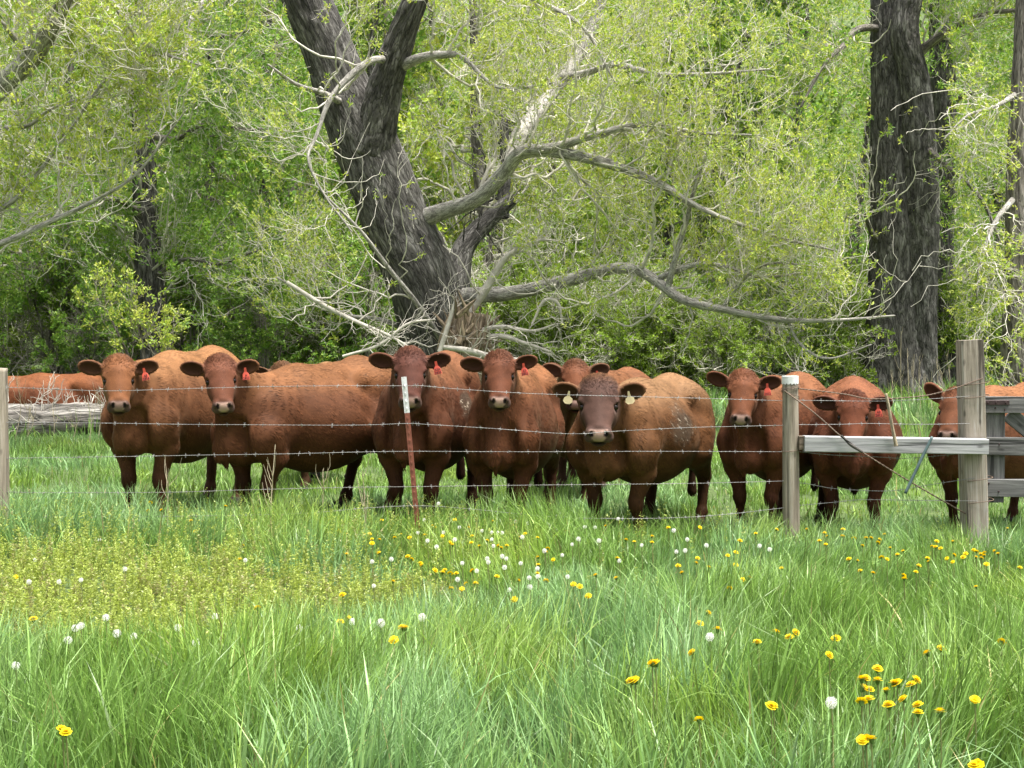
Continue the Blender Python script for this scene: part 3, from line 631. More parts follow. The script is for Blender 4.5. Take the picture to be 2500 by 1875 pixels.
# ============================================================= fence
def wood_mat(name, c0, c1, c2, sc=1.0, axis=2, bump=0.5):
    m, n, p, out = new_mat(name); tc = N(n, 'ShaderNodeTexCoord'); a = attr(n, 'buv')
    s = [22*sc]*3; s[axis] = 1.1*sc; v = mapping(n, a.outputs['Vector'], tuple(s))
    t = N(n, 'ShaderNodeTexNoise', i_Scale=1.6, i_Detail=8.0, i_Roughness=0.7, i_Distortion=0.5); n.links.new(v, t.inputs['Vector'])
    s2 = [7.0]*3; s2[axis] = 0.35; v2 = mapping(n, a.outputs['Vector'], tuple(s2)); w_ = N(n, 'ShaderNodeTexNoise', i_Scale=2.2, i_Detail=3.0); n.links.new(v2, w_.inputs['Vector'])
    cr = ramp(n, w_.outputs['Fac'], [(0.36, 0.25), (0.42, 1.0), (0.6, 1.0), (0.75, 1.2)])
    k = N(n, 'ShaderNodeTexVoronoi', i_Scale=1.0); s3 = [9.0]*3; s3[axis] = 4.0; v3 = mapping(n, a.outputs['Vector'], tuple(s3)); n.links.new(v3, k.inputs['Vector'])
    kr = ramp(n, k.outputs['Distance'], [(0.05, 0.3), (0.13, 1.0)])
    c = ramp(n, t.outputs['Fac'], [(0.3, c0), (0.5, c1), (0.7, c2)]); c = mixc(n, 0.85, c, cr, 'MULTIPLY'); c = mixc(n, 0.75, c, kr, 'MULTIPLY'); c = mixc(n, 1.0, c, attr(n, 'col').outputs['Color'], 'MULTIPLY')
    n.links.new(c, p.inputs['Base Color']); p.inputs['Roughness'].default_value = 0.85; p.inputs['Specular IOR Level'].default_value = 0.2
    b = N(n, 'ShaderNodeBump', i_Strength=bump, i_Distance=0.006); mm = N(n, 'ShaderNodeMath', operation='ADD'); n.links.new(t.outputs['Fac'], mm.inputs[0]); n.links.new(cr, mm.inputs[1]); n.links.new(mm.outputs[0], b.inputs['Height']); n.links.new(b.outputs[0], p.inputs['Normal'])
    return m
W_POST = wood_mat('weathered_post', (0.12, 0.10, 0.075), (0.29, 0.25, 0.195), (0.43, 0.39, 0.33))
W_TALL = wood_mat('weathered_square_post', (0.17, 0.12, 0.075), (0.37, 0.29, 0.20), (0.52, 0.45, 0.36))
W_RAIL = wood_mat('silver_grey_rail', (0.16, 0.16, 0.16), (0.34, 0.342, 0.345), (0.50, 0.502, 0.505), axis=0)
W_GATE = wood_mat('slate_grey_board', (0.055, 0.054, 0.052), (0.13, 0.129, 0.126), (0.24, 0.238, 0.232), axis=0)
W_GATEV = wood_mat('slate_grey_upright', (0.08, 0.085, 0.09), (0.15, 0.155, 0.165), (0.24, 0.25, 0.265), axis=2)
WIRE = simple_mat('galvanised_wire', (0.25, 0.247, 0.24), 0.55, 0.3, 0.4, 8.0)
WIRE_R = simple_mat('rusty_wire', (0.16, 0.115, 0.085), 0.7, 0.3, 0.35, 8.0)
WHITE = simple_mat('white_paint', (0.66, 0.67, 0.67), 0.5, 0, 0.2, 45.0)
RUSTY = simple_mat('oxide_red_steel', (0.23, 0.075, 0.045), 0.7, 0, 0.25, 18.0)
STRAP = simple_mat('dark_iron', (0.055, 0.035, 0.035), 0.6, 0.4, 0.3, 30.0)
BLUE = simple_mat('blue_grey_steel', (0.10, 0.15, 0.155), 0.5, 0.2, 0.2, 20.0)
FY = 10.1
def zat(px, py, Y): return float(pix(px, py, Y)[2])
def round_post(px, ytop, r, lean, seed, label, capwhite=False, Y=FY):
    top = pix(px, ytop, Y); b = np.array([pix(px+lean, 1300, Y)[0], Y, 0.0]); b[2] = gz(b[0], Y)-0.25
    rr = empty('fence_post', (b[0], b[1], b[2]+0.25)); tag(rr, label, 'fence post', 'weathered wooden posts of the wire fence')
    n, sd = 60, 40; P = np.linspace(b, top, n); R = np.full(n, r)*np.linspace(1.08, 0.97, n)
    V, Q, U = tubes(P[None], R[None], sd); C0 = np.repeat(P, sd, 0); D = V-C0; D /= np.linalg.norm(D, axis=1, keepdims=True)
    a = np.arctan2(D[:, 1], D[:, 0]); zz = V[:, 2]
    crack = np.zeros(len(V)); rg = np.random.default_rng(seed)
    for q in range(9):
        ca = rg.random()*2*PI; z0, z1 = sorted(rg.uniform(b[2], top[2]+0.2, 2)); z1 += 0.3
        ww = np.abs(np.angle(np.exp(1j*(a-ca-0.06*np.sin(zz*5+q)))))
        crack += np.exp(-(ww/0.07)**2)*smoothstep(z0, z0+0.1, zz)*smoothstep(z1, z1-0.1, zz)
    V = V+D*(-0.009*np.clip(crack, 0, 1.5)+0.004*fbm(np.stack([np.cos(a)*2, np.sin(a)*2, zz*1.5], -1), seed, 3))[:, None]
    nt = len(V); last = np.arange(nt-sd, nt); tc = nt
    V = np.vstack([V, top+np.array([0, 0, 0.004])]); T = np.stack([last, np.roll(last, -1), np.full(sd, tc)], 1); U = np.vstack([U, [0, 0, 0.3]])
    U = V.copy(); C = np.ones((len(V), 3))*np.clip(1-0.55*np.append(np.clip(crack, 0, 1), 0), 0.3, 1)[:, None]
    off = np.array([b[0], b[1], b[2]+0.25])
    Geo().add(V, Q, T, C, U).build('post', W_POST, rr, True, off)
    if capwhite:
        th = unit(top-b); P2 = np.stack([top-th*(0.052-0.055*k/5) for k in range(6)]); V, Q, U = tubes(P2[None], np.array([[r*1.035]*6]), 40)
        V[:40] += np.repeat(0.006*np.sin(np.arange(40)*2.3)[:, None], 3, 1)*np.array([0, 0, 1.0])
        nt = len(V); V = np.vstack([V, P2[-1]]); T = np.stack([np.arange(nt-40, nt), np.roll(np.arange(nt-40, nt), -1), np.full(40, nt)], 1)
        Geo().add(V, Q, T, None, np.vstack([U, [0, 0, 0]])).build('painted_cap', WHITE, rr, False, off)
    return rr
round_post(-9, 899, 0.078, 4, 1, 'grey weathered wooden post cut by the left edge of the picture')
pc = round_post(1929, 919, 0.0575, 6, 2, 'round pale wooden post with a white painted top between the two rail cows', True)
def wraps(parent, px, ys, r, off, mat):
    for y_, tilt, turns in ys:
        n = 40*turns; t = np.linspace(0, turns*2*PI, n); c = pix(px, y_, FY)
        P = np.stack([c[0]+np.cos(t)*r, FY+np.sin(t)*r, c[2]+tilt*np.cos(t)+0.006*t/PI], 1)
        V, Q, U = tubes(P[None], np.full((1, n), 0.0022), 5); Geo().add(V, Q).build('wire_wrap', mat, parent, True, off)
wraps(pc, 1929, [(952, 0.012, 2), (965, -0.02, 1), (1103, 0.002, 1)], 0.0645, np.array(pc.location), WIRE_R)

# leaning steel T post
tp0, tp1 = pix(1034, 1300, FY), pix(986, 920, FY); tp0[2] = gz(tp0[0], FY)-0.3
ax = unit(tp1-tp0); tp0 = tp1-ax*(tp1[2]-tp0[2])/ax[2]
tpo = empty('steel_fence_post', (tp0[0], FY, tp0[2]+0.3)); tag(tpo, 'leaning oxide red steel T post with a white painted top', 'fence post')
def tpost(a, b, name, mat, w_=0.036, hole=False):
    """extruded T section from a to b"""
    z = unit(b-a); x = unit(np.cross([0, 1, 0], z)); y = np.cross(z, x)
    prof = np.array([(-w_/2, -0.004), (w_/2, -0.004), (w_/2, 0.0), (0.0025, 0.001), (0.0025, 0.030), (-0.0025, 0.030), (-0.0025, 0.001), (-w_/2, 0.0)])
    L = np.linalg.norm(b-a); m = int(L/0.02)+2; g = Geo(); V = []
    for k in range(m):
        o = a+z*L*k/(m-1); V += [o+x*p_[0]+y*p_[1] for p_ in prof]
    i = np.arange(m*8).reshape(m, 8); Q = np.stack([i[:-1], np.roll(i[:-1], -1, 1), np.roll(i[1:], -1, 1), i[1:]], -1).reshape(-1, 4)
    g.add(V, Q, None)
    tc = np.array([(0, 1, 2), (0, 2, 7), (3, 4, 5), (3, 5, 6)]); tc = np.vstack([tc, tc+(m-1)*8]); g.T.append(tc)
    for k in range(int(L/0.053)):     # studs on the face
        v, q, t, u = box_vq(a+z*(0.03+k*0.053)-y*0.006, (0.005, 0.0035, 0.008), np.stack([x, y, z], 1), 0.001); g.add(v, q, t)
    return g.build(name, mat, tpo, False, np.array(tpo.location))
cut = tp1-ax*(88/346/ax[2])
tpost(tp0, cut, 'shaft', RUSTY); tpost(cut, tp1, 'painted_top', WHITE, 0.0375)

# tall square gatepost
def board(g, a, b, wd, th, seed, C=(1, 1, 1), bev=0.004, updir=(0, 0, 1), jit=0.003):
    """sawn timber from a to b; wd = size along updir, th = depth"""
    a, b = np.asarray(a, float), np.asarray(b, float); x = unit(b-a); y = unit(np.cross(updir, x)); z = np.cross(x, y); L = np.linalg.norm(b-a)
    m = max(3, int(L/0.05)); pr = []
    h, d = wd/2, th/2
    prof = [(-d, -h+bev), (-d+bev, -h), (d-bev, -h), (d, -h+bev), (d, h-bev), (d-bev, h), (-d+bev, h), (-d, h-bev)]
    V, U = [], []
    for k in range(m):
        o = a+x*L*k/(m-1); s_ = L*k/(m-1)
        for i, (py, pz) in enumerate(prof):
            j = jit*float(vnoise(np.array([s_*3.0, i*1.7+seed*5, seed*3.1]), seed))
            V.append(o+y*(py+j)+z*(pz+j*0.8)); U.append((s_+seed*2.3, py+seed, pz) if g is not None else (0, 0, 0))
    i = np.arange(m*8).reshape(m, 8); Q = np.stack([i[:-1], np.roll(i[:-1], -1, 1), np.roll(i[1:], -1, 1), i[1:]], -1).reshape(-1, 4)
    e0 = np.array([(0, 1, 2), (0, 2, 3), (0, 3, 4), (0, 4, 5), (0, 5, 6), (0, 6, 7)])
    T = np.vstack([e0[:, ::-1], e0+(m-1)*8])
    return g.add(V, Q, T, C, np.array(U))
gp_t, gp_b = pix(2367, 830, FY+0.07), pix(2386, 1300, FY+0.07); gp_b[2] = gz(gp_b[0], FY)-0.3
gp = empty('gatepost', (gp_b[0], gp_b[1], gp_b[2]+0.3)); tag(gp, 'tall square weathered timber gatepost, the tallest post of the fence', 'gatepost')
W_TALLX = wood_mat('square_post_timber', (0.13, 0.11, 0.085), (0.31, 0.27, 0.22), (0.47, 0.44, 0.40), axis=0)
g = Geo(); board(g, gp_b, gp_t, 0.158, 0.155, 4, updir=(1, 0, 0), jit=0.006, bev=0.01); g.build('post', W_TALLX, gp, False, np.array(gp.location))
for y_ in (936, 968, 1168, 1222):
    c = pix(2370+(y_-830)*0.04, y_, FY+0.07); s_ = 0.084; loop = [(-s_, -s_), (s_, -s_), (s_, s_), (-s_, s_), (-s_, -s_)]
    P = catmull([(c[0]+u_, FY+0.07+v_, c[2]+0.012*u_/s_) for u_, v_ in loop], 60); V, Q, U = tubes(P[None], np.full((1, 60), 0.0028), 5); Geo().add(V, Q).build('wire_wrap', WIRE_R, gp, True, np.array(gp.location))

# pale rail
ra, rb = pix(1962, 1083, FY-0.065), pix(2409, 1090, FY-0.065)
rl = empty('brace_rail', tuple(ra)); tag(rl, 'silver grey timber rail joining the white topped post to the tall gatepost', 'rail')
g = Geo(); board(g, ra, rb, 0.108, 0.095, 8, jit=0.002, bev=0.005); g.build('rail', W_RAIL, rl, False, ra)
ea, eb = pix(1951, 1081, FY-0.045), pix(1964, 1081, FY-0.045)
g = Geo(); board(g, ea-np.array([0.004, 0, 0]), eb-np.array([0.003, 0, 0]), 0.098, 0.06, 9, C=(0.5, 0.45, 0.4)); g.build('end_block', W_TALLX, rl, False, ra)

# gate
GYY = 10.32
def gpt(px, py, dy=0.0): return pix(px, py, GYY+dy)
go = gpt(2410, 1225); gate = empty('wooden_gate', (go[0], GYY, gz(go[0], GYY))); tag(gate, 'slate grey board gate with a diagonal brace and iron hinge strap', 'gate'); goff = np.array(gate.location)
XR = gpt(2410, 1000)[0]+3.1
for (yc, hgt, k) in ((987, 0.118, 1), (1089, 0.128, 2), (1191, 0.128, 3)):
    a = gpt(2402, yc, -0.04); b = np.array([XR, GYY-0.04, a[2]-0.03]); g = Geo(); board(g, a, b, hgt, 0.032, 20+k, jit=0.004); g.build('board', W_GATE, gate, False, goff)
for k, x0 in enumerate((2429, None, None)):
    xc = gpt(2429, 1000)[0]+(0, 1.45, 2.85)[k]; a = np.array([xc, GYY-0.004, gpt(0, 1226)[2]]); b = np.array([xc, GYY-0.004, gpt(0, 970)[2]])
    g = Geo(); board(g, a, b, 0.135, 0.036, 30+k, updir=(1, 0, 0), jit=0.003); g.build('upright', W_GATE if k < 0 else W_GATE, gate, False, goff)
g = Geo(); a = gpt(2462, 1010, -0.006); b = np.array([XR-0.3, GYY-0.006, gpt(0, 1205)[2]]); b = a+(gpt(2500, 1055)-gpt(2462, 1010))*np.array([1, 0, 1])*6.2; b[2] = max(b[2], gpt(0, 1205)[2])
board(g, a, b, 0.115, 0.030, 40); g.build('diagonal_brace', W_GATE, gate, False, goff)
g = Geo(); sa, sb = gpt(2399, 983, -0.062), gpt(2464, 983, -0.062)
board(g, sa, sb, 0.034, 0.007, 50, jit=0.0, bev=0.002)
hs_ = g.build('hinge_strap', STRAP, gate, False, goff)
g = Geo()
for px, py in ((2412, 983), (2432, 983), (2456, 983), (2430, 996), (2453, 1000), (2413, 1079), (2440, 1085), (2414, 1180), (2438, 1200)):
    c = gpt(px, py, -0.068 if py == 983 else -0.058); V, Q, U = tubes(np.array([[c, c+np.array([0, -0.006, 0.0])]]), np.array([[0.0075, 0.005]]), 8); g.add(V, Q, [[8+0, 8+i, 8+i+1] for i in range(1, 7)])
g.build('bolt_heads', STRAP, gate, False, goff)
hp_ = empty('gatepost', (XR+0.12, GYY, gz(XR+0.12, GYY))); tag(hp_, 'far gatepost at the closing end of the board gate', 'gatepost')
g = Geo(); board(g, (XR+0.12, GYY, gz(XR, GYY)-0.3), (XR+0.12, GYY, 1.35), 0.15, 0.15, 60, updir=(1, 0, 0)); g.build('post', W_TALLX, hp_, False, np.array(hp_.location))

# barbed wire strands
def wire(pts, label, name='barbed_wire', barbs=True, mat=None, rad=0.0012, tw=0.0015, group='strands of barbed wire on the fence', Y=None, seed=0, sp=0.127, cat='wire'):
    P = np.array([pix(a, b, Y if Y else FY-0.02) for a, b in pts] if len(pts[0]) == 2 else [pix(a, b, c) for a, b, c in pts])
    L = np.linalg.norm(np.diff(P, axis=0), axis=1).sum(); n = int(L/0.012); PP = catmull(P, n); g = Geo()
    s_ = np.linspace(0, L, n)
    for ph in (0, PI):
        H = PP+np.stack([s_*0, np.cos(s_*150+ph)*tw, np.sin(s_*150+ph)*tw], 1); V, Q, U = tubes(H[None], np.full((1, n), rad), 4); g.add(V, Q)
    if barbs:
        rg = np.random.default_rng(seed)
        for k in range(int(L/sp)):
            i = int((k+rg.uniform(0.3, 0.7))*sp/L*(n-1)); c = PP[min(i, n-1)]
            for q in (0, 1):
                d = unit(np.array([rg.uniform(-0.5, 0.5), rg.uniform(-0.6, 0.6), 1.0 if q else rg.uniform(-1, 1)])); V, Q, U = tubes(np.array([[c-d*0.016, c+d*0.016]]), np.array([[0.0013, 0.0013]]), 4); g.add(V, Q)
            V, Q, U = tubes(np.array([[c-np.array([0.008, 0, 0]), c+np.array([0.008, 0, 0])]]), np.array([[0.0030, 0.0030]]), 5); g.add(V, Q)
    o = g.build(name, mat or WIRE, None, True, PP[n//2]); o.location = tuple(PP[n//2]); tag(o, label, cat, group); return o
S1 = [(-300, 940), (0, 945), (250, 954), (420, 950), (600, 945), (800, 942), (988, 942), (1030, 942), (1120, 950), (1300, 961), (1500, 967), (1700, 972), (1929, 979)]
S2 = [(-300, 1030), (0, 1031), (250, 1033), (450, 1036), (600, 1037), (860, 1038), (992, 1034), (1040, 1036), (1200, 1046), (1390, 1059), (1500, 1053), (1680, 1044), (1800, 1041), (1929, 1038)]
S3 = [(-300, 1122), (0, 1119), (280, 1115), (500, 1111), (700, 1108), (860, 1104), (1003, 1102), (1300, 1103), (1600, 1102), (1929, 1103)]
S4 = [(-300, 1204), (0, 1201), (100, 1203), (400, 1202), (600, 1196), (850, 1190), (1020, 1188), (1250, 1185), (1450, 1183), (1700, 1180), (1929, 1174)]
S5 = [(-300, 1258), (0, 1262), (300, 1262), (700, 1255), (900, 1240), (1028, 1235), (1150, 1243), (1350, 1262), (1500, 1266), (1650, 1264), (1780, 1255), (1929, 1238)]
for k, (s_, l) in enumerate(((S1, 'topmost barbed wire strand across the faces of the left cows'), (S2, 'second barbed wire strand from the top, left of the round post'), (S3, 'third barbed wire strand, level with the rail, left of the round post'), (S4, 'fourth barbed wire strand, crossing the knees of the left cows'), (S5, 'lowest barbed wire strand, half lost in the meadow grass'))):
    wire(s_, l, seed=k, mat=WIRE if k != 3 else simple_mat('dull_wire', (0.25, 0.24, 0.23), 0.5, 0.3, 0.3, 8.0))
R = [([(1929, 977), (2000, 978), (2160, 979), (2300, 972), (2367, 967)], 'upper barbed wire strand between the round post and the gatepost'),
     ([(1929, 1037), (2050, 1036), (2120, 1034), (2250, 1036), (2367, 1034)], 'barbed wire strand just above the silver rail'),
     ([(1929, 1100), (2020, 1110), (2150, 1116), (2210, 1119), (2300, 1112), (2370, 1104)], 'barbed wire strand passing close under the silver rail'),
     ([(1929, 1176), (1970, 1181), (2030, 1192), (2100, 1197), (2180, 1198), (2260, 1185), (2380, 1167)], 'barbed wire strand sagging across the legs of the round bellied cow'),
     ([(1929, 1236), (2040, 1226), (2110, 1220), (2250, 1222), (2385, 1223)], 'lowest barbed wire strand between the round post and the gatepost')]
for k, (s_, l) in enumerate(R): wire(s_, l, seed=30+k, rad=0.0013)
wire([(1925, 947), (1960, 950), (2060, 962), (2130, 974), (2250, 967), (2330, 948), (2392, 926), (2398, 924)], 'rusty plain wire dipping from the round post and rising to the gatepost', 'fence_wire', False, WIRE_R, 0.0026, 0.003, None)
wire([(1915, 954, FY-0.07), (1990, 1010, FY-0.12), (2055, 1067, FY-0.13), (2102, 1102, FY-0.13), (2220, 1175, FY-0.1), (2345, 1247, FY), (2372, 1262, FY+0.05)], 'dark tension wire running slantwise down from the round post to the foot of the gatepost', 'brace_wire', False, WIRE_R, 0.0032, 0.0038, None)
def stick(pts, Y, name, label, cat, mat, C=(1, 1, 1), sides=8, n=24):
    P = catmull([pix(a, b, Y) for a, b, w_ in pts], n); r = np.interp(np.linspace(0, 1, n), np.linspace(0, 1, len(pts)), [w_/2/FPX*Y for a, b, w_ in pts])
    V, Q, U = tubes(P[None], r[None], sides); k = n*sides-sides
    o = Geo().add(V, Q, [[0, i+1, i] for i in range(1, sides-1)]+[[k, k+i, k+i+1] for i in range(1, sides-1)], C, U).build(name, mat, None, True, P[0]); o.location = tuple(P[0]); tag(o, label, cat); return o
stick([(2163, 961, 7), (2169, 990, 8), (2178, 1040, 8), (2186, 1080, 9), (2188, 1089, 10)], FY-0.14, 'stick', 'mottled stick hung on the wires over the silver rail', 'stick', bark_mat('stick_bark', (0.10, 0.07, 0.05), (0.45, 0.38, 0.26), (0.62, 0.55, 0.40), 0.3, 40.0, 0.2))
stick([(2276, 1066, 7), (2245, 1130, 8), (2210, 1205, 8)], FY-0.14, 'steel_rod', 'blue grey steel rod slanting down from the silver rail', 'rod', BLUE)
stick([(2054, 1063, 5), (2078, 1086, 9), (2106, 1104, 6)], FY-0.145, 'twist_stick', 'short dark stick twisted into the slanting tension wire', 'stick', BARK_DARK)
# ============================================================= cattle
class SDF:
    """smooth-union field sampled on a regular grid, meshed by surface nets"""
    def __init__(s, lo, hi, h):
        s.lo = np.asarray(lo, float); s.h = h
        s.n = np.ceil((np.asarray(hi)-s.lo)/h).astype(int)+1
        s.D = np.full(s.n, 1.0, np.float32)
        s.ax = [s.lo[i]+h*np.arange(s.n[i]) for i in range(3)]
    def sub(s, c0, c1, m):
        a = np.clip(np.floor((np.minimum(c0, c1)-m-s.lo)/s.h).astype(int), 0, s.n-1)
        b = np.clip(np.ceil((np.maximum(c0, c1)+m-s.lo)/s.h).astype(int)+1, 1, s.n)
        sl = tuple(slice(int(a[i]), int(b[i])) for i in range(3))
        G = np.stack(np.meshgrid(*[s.ax[i][sl[i]] for i in range(3)], indexing='ij'), -1).astype(np.float32)
        return sl, G
    def comb(s, sl, d, k, op):
        D = s.D[sl]
        if op == 'u':
            hh = np.clip(0.5+0.5*(D-d)/k, 0, 1); r = D*(1-hh)+d*hh-k*hh*(1-hh)
        else:
            hh = np.clip(0.5-0.5*(D+d)/k, 0, 1); r = D*(1-hh)-d*hh+k*hh*(1-hh)
        s.D[sl] = r
    def cone(s, a, b, ra, rb, k=0.05, op='u'):
        a = np.asarray(a, float); b = np.asarray(b, float); R = max(ra, rb)
        sl, G = s.sub(a, b, R+k+0.05)
        ab = b-a; t = np.clip(((G-a)@ab)/(ab@ab+1e-12), 0, 1)
        d = np.linalg.norm(G-a-t[..., None]*ab, axis=-1)-(ra+(rb-ra)*t)
        s.comb(sl, d, k, op)
    def ell(s, c, r, M=None, k=0.05, op='u'):
        """M rows = axes of the ellipsoid"""
        c = np.asarray(c, float); r = np.asarray(r, float); R = r.max()
        sl, G = s.sub(c, c, R+k+0.05); P = G-c
        if M is not None: P = P@np.asarray(M, float).T
        k0 = np.linalg.norm(P/r, axis=-1); k1 = np.linalg.norm(P/(r*r), axis=-1)+1e-9
        s.comb(sl, k0*(k0-1)/k1, k, op)
    def mesh(s):
        D = s.D; n = D.shape; I = D < 0
        cell = np.zeros([x-1 for x in n], bool); cnt = np.zeros(cell.shape, np.float32); acc = np.zeros(cell.shape+(3,), np.float32)
        first = I[:-1, :-1, :-1]; allsame = np.ones(cell.shape, bool)
        for a in (0, 1):
            for b in (0, 1):
                for c in (0, 1):
                    allsame &= I[a:n[0]-1+a, b:n[1]-1+b, c:n[2]-1+c] == first
        cell = ~allsame; ci = np.argwhere(cell); 
        pos = np.zeros((len(ci), 3)); num = np.zeros(len(ci))
        for ax in range(3):
            o = [a for a in range(3) if a != ax]
            for u in (0, 1):
                for v in (0, 1):
                    p = ci.copy(); p[:, o[0]] += u; p[:, o[1]] += v
                    q = p.copy(); q[:, ax] += 1
                    d0 = D[tuple(p.T)]; d1 = D[tuple(q.T)]; m = (d0 < 0) != (d1 < 0)
                    t = np.where(m, d0/(d0-d1+1e-12), 0)
                    pt = p.astype(float); pt[:, ax] += t
                    pos[m] += pt[m]; num[m] += 1
        pos /= num[:, None]
        idx = -np.ones(cell.shape, np.int64); idx[tuple(ci.T)] = np.arange(len(ci))
        Q = []
        for ax in range(3):
            o = [(ax+1) % 3, (ax+2) % 3]
            sa = [slice(1, -1)]*3; sa[ax] = slice(0, n[ax]-1); sb = list(sa); sb[ax] = slice(1, n[ax])
            A = I[tuple(sa)]; B = I[tuple(sb)]; off = [1, 1, 1]; off[ax] = 0
            for flip, M in ((0, A & ~B), (1, ~A & B)):
                e = np.argwhere(M)+off
                if not len(e): continue
                def g(du, dv):
                    q = e.copy(); q[:, o[0]] -= du; q[:, o[1]] -= dv; return idx[tuple(q.T)]
                quad = np.stack([g(1, 1), g(0, 1), g(0, 0), g(1, 0)], 1)
                Q.append(quad[:, ::-1] if flip else quad)
        Q = np.concatenate(Q); Q = Q[(Q >= 0).all(1)]
        return s.lo+pos*s.h, Q
def relax(V, Q, it=2):
    e = np.concatenate([Q[:, [0, 1]], Q[:, [1, 2]], Q[:, [2, 3]], Q[:, [3, 0]]]); e = np.concatenate([e, e[:, ::-1]])
    cnt = np.bincount(e[:, 0], minlength=len(V))[:, None]
    for f in [0.55, -0.57]*it:
        A = np.stack([np.bincount(e[:, 0], weights=V[e[:, 1], k], minlength=len(V)) for k in range(3)], 1)/np.maximum(cnt, 1)
        V = V+(A-V)*f
    return V
def vnormals(V, Q):
    n = np.cross(V[Q[:, 2]]-V[Q[:, 0]], V[Q[:, 3]]-V[Q[:, 1]])
    Nn = np.zeros_like(V)
    for k in range(4):
        for a in range(3): Nn[:, a] += np.bincount(Q[:, k], weights=n[:, a], minlength=len(V))
    return Nn/(np.linalg.norm(Nn, axis=1, keepdims=True)+1e-12)

def hide_mat():
    m, n, p, out = new_mat('hide')
    a = attr(n, 'col'); tc = N(n, 'ShaderNodeTexCoord')
    n1 = N(n, 'ShaderNodeTexNoise', i_Scale=30.0, i_Detail=6.0, i_Roughness=0.7); v = mapping(n, tc.outputs['Object'], (0.6, 1, 0.8)); n.links.new(v, n1.inputs['Vector'])
    n2 = N(n, 'ShaderNodeTexNoise', i_Scale=6.0, i_Detail=4.0, i_Distortion=0.8); n.links.new(tc.outputs['Object'], n2.inputs['Vector'])
    r = ramp(n, n1.outputs['Fac'], [(0.3, 0.90), (0.7, 1.10)]); r2 = ramp(n, n2.outputs['Fac'], [(0.3, 0.82), (0.7, 1.15)])
    c = mixc(n, 1.0, a.outputs['Color'], r, 'MULTIPLY'); c = mixc(n, 1.0, c, r2, 'MULTIPLY')
    n.links.new(c, p.inputs['Base Color']); p.inputs['Roughness'].default_value = 0.7; p.inputs['Specular IOR Level'].default_value = 0.12
    p.inputs['Sheen Weight'].default_value = 0.05; p.inputs['Sheen Roughness'].default_value = 0.4; p.inputs['Sheen Tint'].default_value = (1, 0.72, 0.5, 1)
    b = N(n, 'ShaderNodeBump', i_Strength=0.25, i_Distance=0.010); n.links.new(n1.outputs['Fac'], b.inputs['Height']); n.links.new(b.outputs[0], p.inputs['Normal'])
    return m
def hair_mat():
    m, n, p, out = new_mat('hair')
    a = attr(n, 'col'); n.links.new(a.outputs['Color'], p.inputs['Base Color'])
    p.inputs['Roughness'].default_value = 0.6; p.inputs['Specular IOR Level'].default_value = 0.12
    return m
HIDE = hide_mat(); HAIR = hair_mat()
EYE = simple_mat('eye_dark', (0.012, 0.007, 0.005), 0.18, noise=0.1, spec=0.35)
TAG_RED = simple_mat('tag_red', (0.46, 0.062, 0.035), 0.5, noise=0.15)
TAG_CREAM = simple_mat('tag_cream', (0.50, 0.42, 0.24), 0.5, noise=0.08)
TAG_INK = simple_mat('tag_ink', (0.05, 0.005, 0.005), 0.6, noise=0.1)

def text_mesh(name, body, size, mat, parent, M, align='CENTER', extrude=0.0004):
    cu = bpy.data.curves.new('t', 'FONT'); cu.body = body; cu.size = size; cu.align_x = align; cu.extrude = extrude; cu.offset = size*0.02; cu.resolution_u = 3
    o = bpy.data.objects.new('t', cu); COL.objects.link(o); bpy.context.view_layer.update()
    me = bpy.data.meshes.new_from_object(o.evaluated_get(bpy.context.evaluated_depsgraph_get()))
    bpy.data.objects.remove(o); bpy.data.curves.remove(cu)
    me.materials.clear(); me.materials.append(mat); me.name = name
    r = bpy.data.objects.new(name, me); COL.objects.link(r); r.parent = parent; r.matrix_local = M
    return r

def tail_of(s, W):
    return [(-0.90, 0, 1.22), (-1.00, 0.0, 1.08), (-1.02, 0.02, 0.80), (-1.00, 0.02, 0.48)]

